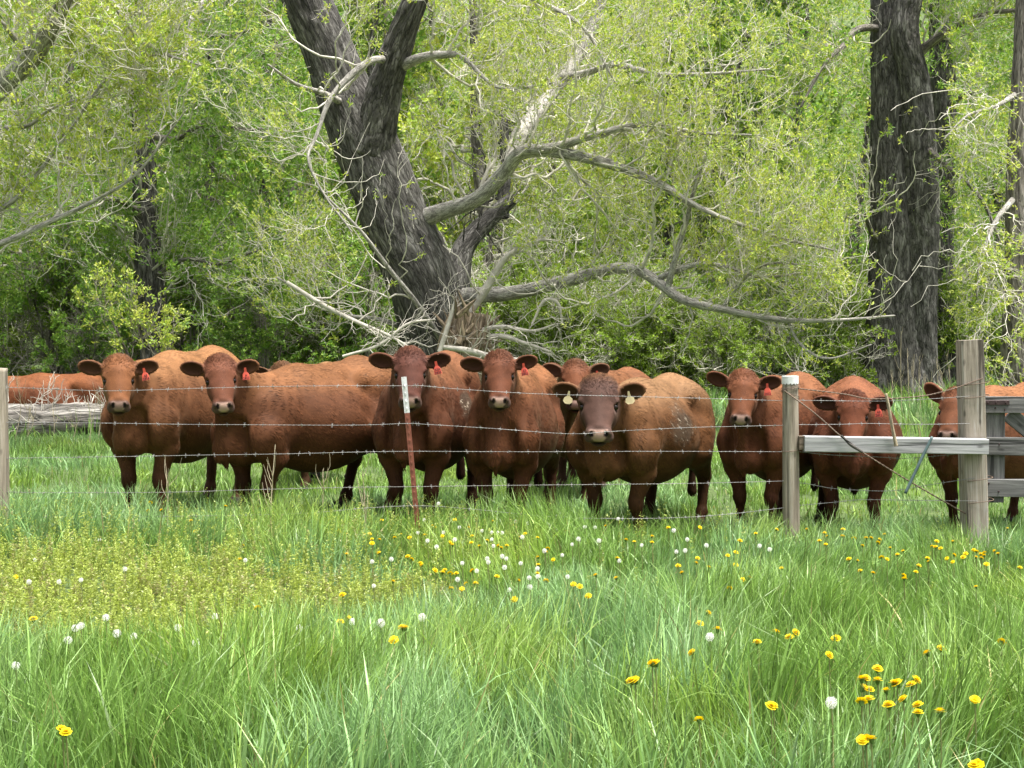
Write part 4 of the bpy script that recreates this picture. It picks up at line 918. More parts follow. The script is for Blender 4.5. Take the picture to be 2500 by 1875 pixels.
def make_cow(label, feet, Yf, theta, s=1.0, W=1.0, poll=(0, 0), Yp=10.7, hs=1.0, phi=62, hyaw=0.0, roll=0.0, base=(0.27, 0.085, 0.032), top=None,
             face=None, nosec=1.0, tags='L', number='', legs=(0, 0, 0, 0), bull=False, dirt=None, group='red brown cattle standing behind the wire fence',
             h=0.0105, belly=1.0, lift=(0, 0), lying=False, cat='cow', seed=1, gz=None, H=1.0, dz=0.0, earup=(0.20, 0.20), slope=0.03, legw=(1, 1, 1, 1)):
    rng = np.random.default_rng(seed)
    th = math.radians(theta)
    fwd = np.array([-math.sin(th), -math.cos(th), 0]); lef = np.array([math.cos(th), -math.sin(th), 0]); upv = np.array([0, 0, 1.0])
    fx = (feet-W0/2)/FPX*Yf
    org = np.array([fx, Yf, 0.0])-fwd*0.5*s
    org[2] = float(ground_z(org[0], org[1]))+dz
    Rw = np.stack([fwd, lef, upv], 0)                    # world -> local rows
    L = lambda p: Rw@(np.asarray(p)-org)
    # head frame in local coordinates
    yaw = math.radians(hyaw); ph = math.radians(phi)
    # direction towards the camera from the head
    pw = pix(poll[0], poll[1], Yp)
    tc = np.array([0, 0, CAM_H])-pw; tc[2] = 0; tc = unit(tc)
    cy, sy = math.cos(yaw), math.sin(yaw)
    tc = np.array([tc[0]*cy-tc[1]*sy, tc[0]*sy+tc[1]*cy, 0])
    eu = tc*math.cos(ph)+np.array([0, 0, -math.sin(ph)]); ew = tc*math.sin(ph)+np.array([0, 0, math.cos(ph)])
    es = np.cross(ew, eu)                                # towards the animal's left (viewer's right)
    if roll:
        r = math.radians(roll); es2 = es*math.cos(r)+eu*math.sin(r); eu2 = eu*math.cos(r)-es*math.sin(r); es, eu = es2, eu2
    HU, HS, HW = Rw@eu, Rw@es, Rw@ew
    P0 = L(pw)
    SU = 0.95
    hp = lambda u, sd, w_: P0+hs*(HU*u*SU+HS*sd+HW*w_)
    HM = np.stack([HU, HS, HW], 0)
    lo = np.minimum(np.array([-1.12*s, -0.5*W*s, 0]), P0-0.42*hs); hi = np.maximum(np.array([0.95*s, 0.5*W*s, 1.5*s*H]), P0+np.array([0.42, 0.42, 0.30])*hs)
    lo = np.minimum(lo, hp(0.5, 0, 0)-0.12); hi = np.maximum(hi, hp(0.5, 0, 0)+0.12)
    lo[2] = -0.03
    f = SDF(lo, hi, h)
    def B(x, y, z): return np.array([x*s, y*s*W, z*s*H*(1-slope*x)])
    def E(c, r, k=0.10, M=None): f.ell(B(*c), np.array([r[0]*s, r[1]*s*W, r[2]*s*H]), M, k*s)
    def K(a, b, ra, rb, k=0.06): f.cone(B(*a), B(*b), ra*s, rb*s, k*s)
    # ---- trunk
    E((0.05, 0, 0.945), (0.64, 0.320, 0.37), 0.05)
    E((-0.16, 0, 0.82), (0.60, 0.36*belly, 0.345*(0.6+0.4*belly)), 0.10)
    E((-0.10, 0, 0.70), (0.46, 0.28*belly, 0.28*(0.5+0.5*belly)), 0.10)
    for sg in (1, -1):
        E((0.47, sg*0.145, 0.92), (0.25, 0.17, 0.34), 0.07)
        E((0.60, sg*0.215, 0.83), (0.15, 0.105, 0.21), 0.035)
        K((-0.43, sg*0.19, 1.18), (-0.60, sg*0.12, 1.19), 0.065, 0.09, 0.10)
        K((-0.60, sg*0.16, 1.12), (-0.87, sg*0.12, 1.10), 0.12, 0.07, 0.10)
        E((-0.64, sg*0.17, 0.86), (0.24, 0.145, 0.34), 0.08)
    K((0.50, 0, 1.19), (0.1, 0, 1.22), 0.125, 0.12, 0.12); K((0.1, 0, 1.22), (-0.55, 0, 1.235), 0.12, 0.11, 0.12); K((-0.55, 0, 1.235), (-0.87, 0, 1.22), 0.11, 0.06, 0.10)
    E((-0.64, 0, 1.04), (0.31, 0.25, 0.28), 0.08)
    bk = 1.3 if bull else 1.0
    E((0.70, 0, 0.80), (0.15, 0.14*bk, 0.19), 0.06)
    K((0.80, 0, 0.75), (0.66, 0, 0.645), 0.07*bk, 0.055*bk, 0.06)          # brisket keel
    K((0.62, 0, 0.69), (0.2, 0, 0.66), 0.09, 0.1, 0.10)
    for sg in (1, -1): f.ell(B(-0.40, sg*0.375, 1.00), np.array([0.13, 0.055, 0.15])*s, None, 0.06*s, 's')   # flank hollow
    # ---- neck
    nb = B(0.56, 0, 1.02); sk = hp(0.07, 0, -0.13); th0 = hp(0.21, 0, -0.19)
    nr = 0.235 if bull else 0.185
    f.cone(nb, sk, nr*s*(1.0), 0.115*hs*bk, 0.10*s)
    f.cone(B(0.64, 0, 0.86), th0, 0.150*s*bk, 0.075*hs*bk, 0.08*s)
    f.cone(B(0.45, 0, 1.17), sk+np.array([0, 0, 0.0]), 0.11*s, 0.09*hs, 0.10*s)
    f.cone(th0+np.array([0.0, 0, -0.02]), B(0.86, 0, 0.66), 0.03*s, 0.035*s, 0.07*s)   # dewlap
    f.cone(B(0.86, 0, 0.74), B(0.79, 0, 0.57), 0.032*s, 0.018*s, 0.04*s)
    for sg in (1, -1): f.ell(B(0.80, sg*0.145, 0.80), np.array([0.10, 0.045, 0.17])*s, None, 0.05*s, 's')   # hollow between neck and shoulder
    # ---- legs
    feetpts = []
    for q, (sg, dx) in enumerate(((1, legs[0]), (-1, legs[1]))):
        if lying: break
        lw = legw[q]; y0 = 0.172
        K((0.56, sg*0.225, 0.84), (0.50, sg*0.215, 0.62), 0.120, 0.090, 0.05)
        kn = (0.52+dx*0.35, sg*y0*0.93, 0.345); ft = (0.50+dx, sg*y0*lw, 0.115)
        K((0.49, sg*0.21, 0.62), (kn[0], kn[1], kn[2]+0.05), 0.086, 0.054, 0.04)
        f.ell(B(*kn), np.array([0.060, 0.056, 0.072])*s, None, 0.03*s)
        K(kn, ft, 0.041, 0.035, 0.025); f.ell(B(*ft), np.array([0.047, 0.045, 0.045])*s, None, 0.03*s)
        K(ft, (ft[0]+0.045, ft[1], 0.05), 0.041, 0.046, 0.02)
        for c in (1, -1): f.ell(B(ft[0]+0.075, ft[1]+c*0.025/W, 0.03), np.array([0.062, 0.030, 0.042])*s, None, 0.008*s)
        feetpts.append((ft, sg))
    for q, (sg, dx) in enumerate(((1, legs[2]), (-1, legs[3]))):
        if lying: break
        K((-0.55, sg*0.20, 0.82), (-0.50+dx*0.2, sg*0.225, 0.68), 0.15, 0.115, 0.08)
        hk = (-0.80+dx*0.8, sg*0.195, 0.44); ft = (-0.74+dx, sg*0.20*legw[2+q], 0.12)
        K((-0.54+dx*0.3, sg*0.22, 0.72), hk, 0.125, 0.058, 0.06)
        f.ell(B(hk[0]-0.015, hk[1], hk[2]), np.array([0.062, 0.048, 0.075])*s, None, 0.03*s)
        K(hk, ft, 0.048, 0.040, 0.025); f.ell(B(*ft), np.array([0.048, 0.045, 0.045])*s, None, 0.03*s)
        K(ft, (ft[0]+0.04, ft[1], 0.05), 0.041, 0.046, 0.02)
        for c in (1, -1): f.ell(B(ft[0]+0.07, ft[1]+c*0.025/W, 0.03), np.array([0.060, 0.030, 0.042])*s, None, 0.008*s)
        feetpts.append((ft, sg))
    if lying:                                            # folded legs under the body
        f.D[:, :, :] = f.D
        for sg in (1, -1):
            K((0.5, sg*0.24, 0.66), (0.72, sg*0.26, 0.50), 0.12, 0.07, 0.06); K((0.72, sg*0.26, 0.49), (0.38, sg*0.28, 0.47), 0.055, 0.045, 0.03)
            K((-0.5, sg*0.26, 0.72), (-0.25, sg*0.36, 0.55), 0.14, 0.08, 0.06); K((-0.25, sg*0.36, 0.52), (-0.62, sg*0.38, 0.48), 0.07, 0.05, 0.03)
    elif bull: f.ell(B(-0.15, 0, 0.50), np.array([0.10, 0.04, 0.07])*s, None, 0.06*s)
    else: E((-0.50, 0, 0.60), (0.15, 0.13, 0.12), 0.06)
    tl = [B(*p) for p in tail_of(s, W)]
    for a, b, ra, rb in zip(tl[:-1], tl[1:], (0.036, 0.026, 0.02), (0.026, 0.02, 0.02)): f.cone(a, b, ra*s, rb*s, 0.03*s)
    f.cone(tl[-1], tl[-1]-np.array([0, 0, 0.20*s]), 0.026*s, 0.040*s, 0.03*s)
    # ---- head
    hw = 1.16 if bull else 1.0
    def e(c, r, k=0.03, M=None, op='u'):
        f.ell(hp(c[0], c[1]*hw, c[2]), np.array([r[0]*(SU if M is None else 1), r[1]*hw, r[2]])*hs, HM if M is None else M, k*hs, op)
    def c_(a, b, ra, rb, k=0.03): f.cone(hp(a[0], a[1]*hw, a[2]), hp(b[0], b[1]*hw, b[2]), ra*hs, rb*hs, k*hs)
    e((0.10, 0, -0.085), (0.11, 0.098, 0.095)); e((0.13, 0, -0.055), (0.12, 0.098, 0.052)); e((0.025, 0, -0.055), (0.055, 0.075, 0.06), 0.04)
    for sg in (1, -1):
        e((0.160, sg*0.093, -0.052), (0.036, 0.027, 0.024), 0.015)      # brow
        e((0.205, sg*0.058, -0.135), (0.105, 0.050, 0.078), 0.04)      # cheek
        c_((0.22, sg*0.052, -0.185), (0.39, sg*0.026, -0.125), 0.042, 0.036, 0.04)
        c_((0.24, sg*0.050, -0.075), (0.36, sg*0.030, -0.075), 0.052, 0.046, 0.03)
    c_((0.15, 0, -0.062), (0.37, 0, -0.052), 0.078, 0.045, 0.04)
    e((0.412, 0, -0.074), (0.054, 0.078, 0.055), 0.03)
    for sg in (1, -1):
        e((0.420, sg*0.048, -0.034), (0.034, 0.026, 0.024), 0.015)      # nostril wings
        e((0.428, sg*0.052, -0.088), (0.038, 0.032, 0.030), 0.02)      # upper lip
    e((0.418, 0, -0.142), (0.048, 0.050, 0.032), 0.02)                 # chin
    e((0.455, 0, -0.120), (0.055, 0.080, 0.0075), 0.010, None, 's')    # mouth line
    for sg in (1, -1):
        nm = np.stack([unit(HU*0.8+HW*0.5), unit(HS-HU*0.3*sg), unit(HW)], 0)
        e((0.440, sg*0.041, -0.022), (0.020, 0.010, 0.016), 0.008, None, 's'); e((0.452, sg*0.050, -0.036), (0.012, 0.010, 0.012), 0.008, None, 's')
        e((0.205, sg*0.112, -0.062), (0.034, 0.022, 0.024), 0.014, None, 's')  # eye socket
        # ears: a leaf-shaped cup opening towards the viewer
        fw = unit(HU*math.cos(ph)+HW*math.sin(ph)); uw = unit(-HU*math.sin(ph)+HW*math.cos(ph))
        du = earup[0 if sg > 0 else 1]
        ed = unit(HS*sg+uw*du-fw*0.10); en = unit(fw-ed*(fw@ed)+uw*(-0.25)); en = unit(en-ed*(en@ed)); eb = np.cross(en, ed)
        EM = np.stack([ed, eb, en], 0); root = hp(0.085, sg*0.088*hw, -0.085)
        f.cone(root, root+ed*0.05*hs, 0.032*hs, 0.028*hs, 0.03*hs)
        f.ell(root+ed*0.115*hs, np.array([0.102, 0.062, 0.022])*hs, EM, 0.02*hs)
        f.ell(root+ed*0.120*hs+en*0.018*hs, np.array([0.084, 0.047, 0.020])*hs, EM, 0.010*hs, 's')
    V, Q = f.mesh(); V = relax(V, Q, 1); Nn = vnormals(V, Q)
    # muscle and skin unevenness
    V = V+Nn*(0.006*s*fbm(V*5.0/s, seed, 2))[:, None]
    nk = smoothstep(0.25, 0.5, V[:, 0]/s)*smoothstep(0.95, 0.8, V[:, 0]/s)*smoothstep(0.55, 0.75, V[:, 2]/s)*smoothstep(1.25, 1.1, V[:, 2]/s)
    V = V+Nn*(0.009*s*nk*fbm(np.stack([V[:, 0]*13+V[:, 2]*3, V[:, 1]*13, V[:, 2]*2.5], -1), seed+2, 2))[:, None]
    rb = smoothstep(0.42, 0.3, np.abs(V[:, 0]/s+0.02))*smoothstep(0.6, 0.8, V[:, 2]/s)*smoothstep(1.2, 1.05, V[:, 2]/s)
    V = V+Nn*(0.005*s*rb*fbm(np.stack([V[:, 0]*9, V[:, 1]*5, V[:, 2]*2.5], -1), seed+4, 2))[:, None]
    # ---- colour of the coat (markings, with some light and shade painted in)
    b = np.array(base); C = np.tile(b, (len(V), 1))
    tp = np.array(top if top is not None else b*np.array([1.55, 1.7, 1.8]))
    zt = V[:, 2]/(s*H)
    nz = fbm(V*2.2, seed+3, 3)
    wt = np.clip(smoothstep(1.04, 1.32, zt+0.04*nz)*(V[:, 0] < 0.75*s), 0, 1)*0.78     # sun-bleached topline, with the sky's sheen on the back painted in
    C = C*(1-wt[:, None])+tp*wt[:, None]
    C *= (1+0.18*nz+0.06*fbm(V*7, seed+9, 2))[:, None]
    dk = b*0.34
    wl = smoothstep(0.66, 0.30, zt)*0.85; C = C*(1-wl[:, None])+dk*wl[:, None]        # darker legs and underside: shade painted into the coat
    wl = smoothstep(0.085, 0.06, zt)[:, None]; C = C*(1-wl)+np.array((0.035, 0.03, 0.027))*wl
    tm = (V[:, 0] < -0.955*s) & (zt < 0.5); C[tm] = b*0.25
    hv = (V-P0)@HM.T/hs; u, sd, wv = hv[:, 0]/SU, hv[:, 1]/hw, hv[:, 2]
    inh = (np.abs(sd) < 0.125) & (wv > -0.2-0.02) & (u > -0.06) & (u < 0.52)
    if face is not None:
        fm = inh*smoothstep(-0.22, -0.10, wv)*smoothstep(-0.05, 0.08, u); C = C*(1-fm[:, None])+np.array(face)*(1+0.2*nz[:, None])*fm[:, None]
    al = V[:, 0]*0.8+V[:, 2]*0.55; ac = V[:, 0]*0.55-V[:, 2]*0.83
    C *= (1+0.22*fbm(np.stack([ac*26, V[:, 1]*26, al*5], -1), seed+51, 3)+0.20*fbm(np.stack([ac*7, V[:, 1]*7, al*3], -1), seed+52, 2))[:, None]
    def blend(m, col): 
        nonlocal C
        m = np.clip(m, 0, 1)[:, None]; C = C*(1-m)+np.asarray(col)*m
    fc = np.array(face if face is not None else b)
    # soft tan ring round muzzle, dark lips, pale nose pad, black nostrils, pale eye rims
    blend(inh*smoothstep(0.365, 0.40, u)*0.7, fc*0.55)
    blend(inh*smoothstep(0.395, 0.425, u+0.10*(wv < -0.09)*(wv > -0.128))*np.where(wv < -0.128, 0.35, 1.0), (0.085, 0.052, 0.042))
    pad = inh*smoothstep(0.405, 0.425, u)*smoothstep(0.044, 0.032, np.abs(sd)-0.7*np.clip(wv+0.055, -0.02, 0.02))*smoothstep(-0.090, -0.072, wv)
    blend(pad, np.array((0.42, 0.275, 0.225))*nosec)
    for sg in (1, -1):
        blend(inh*smoothstep(1.35, 0.9, np.sqrt(((u-0.443)/0.021)**2+((sd-sg*0.042)/0.012)**2+((wv+0.025)/0.022)**2)), (0.012, 0.008, 0.008))
        blend(inh*smoothstep(1.2, 0.8, np.sqrt(((u-0.238)/0.020)**2+((sd-sg*0.085)/0.03)**2+((wv+0.075)/0.03)**2))*0.55, fc*1.5+0.04)
        blend(inh*smoothstep(1.35, 0.9, np.sqrt(((u-0.196)/0.030)**2+((sd-sg*0.100)/0.030)**2+((wv+0.074)/0.026)**2)), (0.022, 0.013, 0.010))
    mouth = inh*smoothstep(0.013, 0.007, np.abs(wv+0.120))*(u > 0.41); blend(mouth, (0.01, 0.007, 0.006))
    # ear cup
    for sg in (1, -1):
        fw = unit(HU*math.cos(ph)+HW*math.sin(ph)); uw = unit(-HU*math.sin(ph)+HW*math.cos(ph)); du = earup[0 if sg > 0 else 1]
        ed = unit(HS*sg+uw*du-fw*0.10); en = unit(fw-ed*(fw@ed)+uw*(-0.25)); en = unit(en-ed*(en@ed)); eb = np.cross(en, ed)
        root = hp(0.085, sg*0.088*hw, -0.085); pe = (V-root)/hs; a, bb, cc = pe@ed-0.115, pe@eb, pe@en
        rr = np.sqrt((a/0.10)**2+(bb/0.062)**2)
        ein = (rr < 1.2) & (cc > -0.05) & (a > -0.09)
        blend(ein*smoothstep(0.95, 0.80, rr)*(Nn@en > -0.2)*0.85, b*0.33)
        blend(ein*smoothstep(0.82, 0.98, rr)*0.5, b*1.7+0.02)
    if dirt:
        for (dxp, dyp, dzp, rad) in dirt:
            cpt = B(dxp, dyp, dzp); dd = np.linalg.norm((V-cpt)/np.array([1.25, 1, 1]), axis=1)/rad
            m = smoothstep(1.1, 0.55, dd+0.55*fbm(V*9, seed+5, 3))
            blend(m*0.80, (0.07, 0.052, 0.036)); m2 = m*(fbm(V*42, seed+8, 2) > 0.40); blend(m2*0.8, (0.34, 0.29, 0.22))
    C = np.clip(C, 0.004, 0.9)
    root = empty('cow' if not bull else 'bull', org)
    root.rotation_euler = (0, 0, math.atan2(fwd[1], fwd[0]))
    tag(root, label, cat, group)
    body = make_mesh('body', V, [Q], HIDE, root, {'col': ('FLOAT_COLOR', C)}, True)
    # ---- coat of short locks
    q = V[Q]; ar = 0.5*np.linalg.norm(np.cross(q[:, 2]-q[:, 0], q[:, 3]-q[:, 1]), axis=1)
    fa = Q[:, 0]; hd = inh[fa]; wgt = ar*np.where(hd, 3.2, 1.0)
    ok = ~((hd & ((u[fa] > 0.375))) | (zt[fa] < 0.11)); wgt = wgt*ok
    for sg in (1, -1): wgt *= np.linalg.norm((hv[fa]*np.array([1, 1, 1])-np.array([0.19, sg*0.108*hw, -0.08])), axis=1) > 0.026
    nl = int(34000*s*s)
    fi = rng.choice(len(Q), nl, p=wgt/wgt.sum()); a, b2 = rng.random((nl, 1)), rng.random((nl, 1))
    qq = V[Q[fi]]; pt = (qq[:, 0]*(1-a)+qq[:, 1]*a)*(1-b2)+(qq[:, 3]*(1-a)+qq[:, 2]*a)*b2
    vi = Q[fi, 0]; nn = Nn[vi]; isH = inh[vi]; tuft = isH & (rng.random(nl) < smoothstep(0.17, 0.0, u[vi])) & (wv[vi] > -0.10)
    flow = np.tile(np.array([-0.75, 0, -0.55]), (nl, 1)); flow[zt[vi] < 0.6] = (-0.1, 0, -1)
    sw = fbm(pt*3.1, seed+21, 2)[:, None]; flow = flow+np.array([[0.3, 0.0, -0.8]])*sw
    flow[isH] = HU*0.8+HS*0
    whorl = hp(0.12, 0, 0.0); dv = pt-whorl; dv /= np.linalg.norm(dv, axis=1, keepdims=True)+1e-9
    wm = isH & (u[vi] < 0.17); flow[wm] = dv[wm]+0.5*np.cross(dv[wm], HW)
    flow = flow+rng.normal(0, 0.10, (nl, 3)); flow[tuft] += rng.normal(0, 0.45, (tuft.sum(), 3))
    flow -= nn*(flow*nn).sum(1)[:, None]; flow /= np.linalg.norm(flow, axis=1, keepdims=True)+1e-9
    lift_ = np.where(tuft, 0.42, 0.09)[:, None]*rng.uniform(0.5, 1.4, (nl, 1))
    d = flow+nn*lift_; d /= np.linalg.norm(d, axis=1, keepdims=True)
    isE = (np.abs(hv[vi, 1]) > 0.11) & (u[vi] < 0.2) & (u[vi] > -0.05) & (wv[vi] > -0.16) & (np.abs(hv[vi, 1]) < 0.34)
    ln = np.where(isE, 0.013, np.where(tuft, 0.030, np.where(isH, 0.015, 0.040)))[:, None]*rng.uniform(0.6, 1.4, (nl, 1))
    wd = np.where(isH, 0.0022, 0.0034)[:, None]*rng.uniform(0.7, 1.3, (nl, 1))
    sdv = np.cross(d, nn); sdv /= np.linalg.norm(sdv, axis=1, keepdims=True)+1e-9
    p0 = pt-nn*0.002
    mid = p0+d*ln*0.5+nn*0.0015; tip = p0+d*ln-nn*ln*0.06
    HV = np.stack([p0-sdv*wd, p0+sdv*wd, mid+sdv*wd*0.8, mid-sdv*wd*0.8, tip], 1).reshape(-1, 3)
    bi = np.arange(nl)[:, None]*5
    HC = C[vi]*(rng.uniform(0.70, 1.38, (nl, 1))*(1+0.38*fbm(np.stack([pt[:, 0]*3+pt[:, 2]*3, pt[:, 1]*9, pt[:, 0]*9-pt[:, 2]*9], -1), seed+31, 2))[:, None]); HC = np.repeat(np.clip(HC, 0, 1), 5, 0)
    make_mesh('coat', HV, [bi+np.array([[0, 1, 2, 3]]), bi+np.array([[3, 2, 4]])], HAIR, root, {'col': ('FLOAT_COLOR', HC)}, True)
    # ---- eyes with lids
    for sg in (1, -1):
        g = Geo(); c = hp(0.196, sg*0.094*hw, -0.072)
        for (rad, col, off) in ((0.0215, 1, 0),):
            nu, nv = 14, 9; aa = np.linspace(0, 2*PI, nu, endpoint=False); pp = np.linspace(0, PI, nv)
            X = np.stack([np.outer(np.sin(pp), np.cos(aa)), np.outer(np.sin(pp), np.sin(aa)), np.outer(np.cos(pp), np.ones(nu))], -1).reshape(-1, 3)*rad*hs
            ii = np.arange(nu*nv).reshape(nv, nu); nx = np.roll(ii, -1, 1)
            g.add(c+X, np.stack([ii[:-1], ii[1:], nx[1:], nx[:-1]], -1).reshape(-1, 4))
        g.build('eye', EYE, root, True)
    # ---- ear tags
    for sg in ((1, -1) if tags == 'B' else (1,) if tags == 'L' else ()):
        uw0 = np.array([0, 0, 1.0]); fw0 = Rw@tc
        fw = unit(HU*math.cos(ph)+HW*math.sin(ph)); uw = unit(-HU*math.sin(ph)+HW*math.cos(ph)); du = earup[0 if sg > 0 else 1]
        ed = unit(HS*sg+uw*du-fw*0.10)
        o0 = hp(0.085, sg*0.088*hw, -0.085)+ed*0.100*hs-uw*0.012*hs+fw*0.030*hs
        X, Z = unit(HS), unit(fw+0.1*uw); Yv = unit(np.cross(Z, X)); X = np.cross(Yv, Z)
        tilt = rng.uniform(-0.12, 0.12)+0.12*sg; X, Yv = X*math.cos(tilt)+Yv*math.sin(tilt), Yv*math.cos(tilt)-X*math.sin(tilt)
        if bull: pts = [(-0.006, 0.02), (0.006, 0.02), (0.012, -0.02), (0.034, -0.035), (0.036, -0.062), (0.018, -0.078), (-0.018, -0.078), (-0.036, -0.060), (-0.030, -0.035), (-0.012, -0.02)]
        else: pts = [(-0.009, 0.012), (0.009, 0.012), (0.012, -0.026), (0.026, -0.042), (0.032, -0.095), (-0.032, -0.095), (-0.026, -0.042), (-0.012, -0.026)]
        sc = 0.88*hs; m = len(pts)
        Vt = np.array([o0+sc*(X*a+Yv*b3)+Z*dzz+Z*0.012*math.sin(b3*30)*0.5 for dzz in (0.0012, -0.0012) for a, b3 in pts])
        me = bpy.data.meshes.new('ear_tag'); fcs = [tuple(range(m)), tuple(range(2*m-1, m-1, -1))]+[(i, i+m, (i+1) % m+m, (i+1) % m) for i in range(m)]
        me.from_pydata([tuple(v) for v in Vt], [], fcs); me.materials.append(TAG_CREAM if bull else TAG_RED); me.update()
        et = bpy.data.objects.new('ear_tag', me); COL.objects.link(et); et.parent = root
        if number:
            for txt, yy, sz in ((number[0], -0.066, 0.026), (number[1], -0.092, 0.027)):
                if not txt: continue
                oo = o0+sc*Yv*yy+Z*0.0035-Z*0.004
                Mx = Matrix([[X[i]*sc/0.88*0.9, Yv[i], Z[i], oo[i]+Z[i]*0.004] for i in range(3)]+[[0, 0, 0, 1]])
                text_mesh('tag_writing', txt, sz, TAG_INK, et, Mx)
    return root
G1 = 'red brown cattle standing behind the wire fence'
RED = (0.150, 0.058, 0.027); TAN = (0.20, 0.085, 0.040); DARK = (0.19, 0.055, 0.027)
herd = [
 dict(label='tan faced cow at the left end of the line, with a red ear tag', feet=352, Yf=11.3, theta=17, H=0.955, W=0.89, s=1.02, poll=(289, 868), Yp=10.8, phi=57, nosec=0.6, slope=0.05, base=TAN, face=(0.33, 0.125, 0.05), number=('A8', '2414'), legs=(0.02, -0.04, 0.05, -0.1), seed=2, belly=1.02),
 dict(label='cow turned half side on, second face from the left, pale pink nose', feet=625, Yf=11.3, theta=40, H=0.875, s=1.04, poll=(535, 868), Yp=10.85, phi=60, roll=-4, slope=0.09, earup=(0.1, 0.22), base=RED, face=(0.24, 0.085, 0.045), number=('A', '2417'), legs=(0.03, -0.06, -0.02, 0.12), seed=3, belly=1.12),
 dict(label='dark faced cow behind the white topped steel post', feet=1010, Yf=11.1, theta=11, H=0.965, W=0.87, s=1.02, hs=1.03, poll=(1001, 850), Yp=10.6, phi=59, nosec=0.8, slope=0.05, base=(0.165, 0.054, 0.024), face=(0.088, 0.034, 0.024), number=('A3A', '2418'), legs=(0.02, -0.05, 0.0, 0.08), seed=4, belly=1.05, dirt=[(0.0, 0.36, 0.98, 0.15)]),
 dict(label='cow with tufted forehead facing the camera, just right of the steel post cow', feet=1228, Yf=10.95, theta=11, H=0.97, W=0.85, s=0.98, hs=0.97, poll=(1219, 858), Yp=10.6, phi=58, earup=(0.26, 0.12), slope=0.04, base=(0.18, 0.060, 0.025), face=(0.23, 0.078, 0.038), number=('R3', '2415'), legs=(0.03, -0.02, 0.0, 0.06), seed=5, belly=1.05),
 dict(label='cow looking over the bull, its muzzle hidden behind the head of the bull', feet=1385, Yf=13.0, theta=9, H=0.87, s=1.0, poll=(1405, 880), Yp=12.3, phi=56, nosec=0.8, base=TAN, face=(0.28, 0.10, 0.045), number=('', ''), seed=6, earup=(0.28, 0.28), group='cattle standing in the second row'),
 dict(label='stocky bull with dark broad face, two cream ear tags and muddy flank', feet=1505, Yf=10.95, dz=-0.03, theta=29, s=1.0, W=1.10, H=0.90, slope=0.04, poll=(1462, 922), Yp=10.5, phi=56, hs=1.10, base=(0.20, 0.078, 0.028), top=(0.21, 0.118, 0.056), face=(0.080, 0.043, 0.033), tags='B', bull=True, number=None, legs=(0.0, -0.05, 0.02, 0.1), seed=7, belly=0.92, dirt=[(0.02, 0.36, 1.0, 0.20)], cat='bull'),
 dict(label='cow with a curly forehead standing left of the white topped wooden post', feet=1848, Yf=11.2, theta=30, H=0.98, W=0.90, s=0.93, hs=0.96, poll=(1816, 904), Yp=10.75, phi=58, roll=3, earup=(0.22, 0.3), base=(0.18, 0.058, 0.025), face=(0.26, 0.09, 0.04), number=('', '2413'), legs=(0.02, -0.05, 0.0, 0.1), seed=8, belly=1.05),
 dict(label='small round bellied cow facing straight on behind the pale rail', feet=2086, Yf=10.95, H=1.06, theta=13, s=0.86, W=1.12, poll=(2082, 956), Yp=10.62, phi=64, earup=(0.16, 0.16), hs=0.98, base=(0.18, 0.054, 0.025), face=(0.24, 0.075, 0.036), number=('A9', '2412'), legs=(0.05, -0.05, 0.0, 0.05), seed=9, belly=1.12),
 dict(label='cow looking out beside the tall gatepost, its body showing through the gate', feet=2365, Yf=11.4, theta=48, s=0.88, poll=(2334, 948), Yp=10.95, phi=52, hyaw=-16, nosec=0.9, base=(0.23, 0.078, 0.034), tags='', number=None, legs=(0.0, -0.08, 0.0, 0.05), seed=10, earup=(-0.2, 0.9)),
 dict(label='cow behind the side on cow, only the pale crown of its head and back showing', feet=705, Yf=13.6, theta=14, s=0.95, H=0.90, poll=(690, 886), Yp=13.0, phi=60, base=(0.22, 0.095, 0.042), tags='', number=None, seed=11, group='cattle standing in the second row'),
 dict(label='far cow whose brown back shows behind the bull and the cow over it', feet=1430, Yf=15.0, theta=30, H=0.88, s=0.97, poll=(1348, 890), Yp=14.6, phi=60, hyaw=0, base=(0.17, 0.056, 0.025), tags='', number=None, seed=12, group='cattle standing in the second row'),
 dict(label='brown cow lying behind the fallen log at the left edge', feet=25, Yf=21.5, theta=80, s=1.05, poll=(-160, 870), Yp=21.3, phi=40, hyaw=30, base=(0.19, 0.055, 0.022), tags='', number=None, seed=13, lying=True, dz=-0.42, H=0.84, group='cattle resting in the pasture', h=0.016),
]
for i, d in enumerate(herd):
    bb = np.array(d['base']); d['base'] = tuple(bb*np.array([0.86, 0.97, 1.1])) if i > 1 else d['base']
    d['base'] = tuple(np.array(d['base'])*np.array([0.60, 0.60, 0.57]))
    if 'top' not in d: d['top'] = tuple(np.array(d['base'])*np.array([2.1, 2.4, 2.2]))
    if 'face' in d and d['face'][0] > 0.2: d['face'] = tuple(c*q for c, q in zip(d['face'], (0.50, 0.53, 0.56)))
    make_cow(**d)
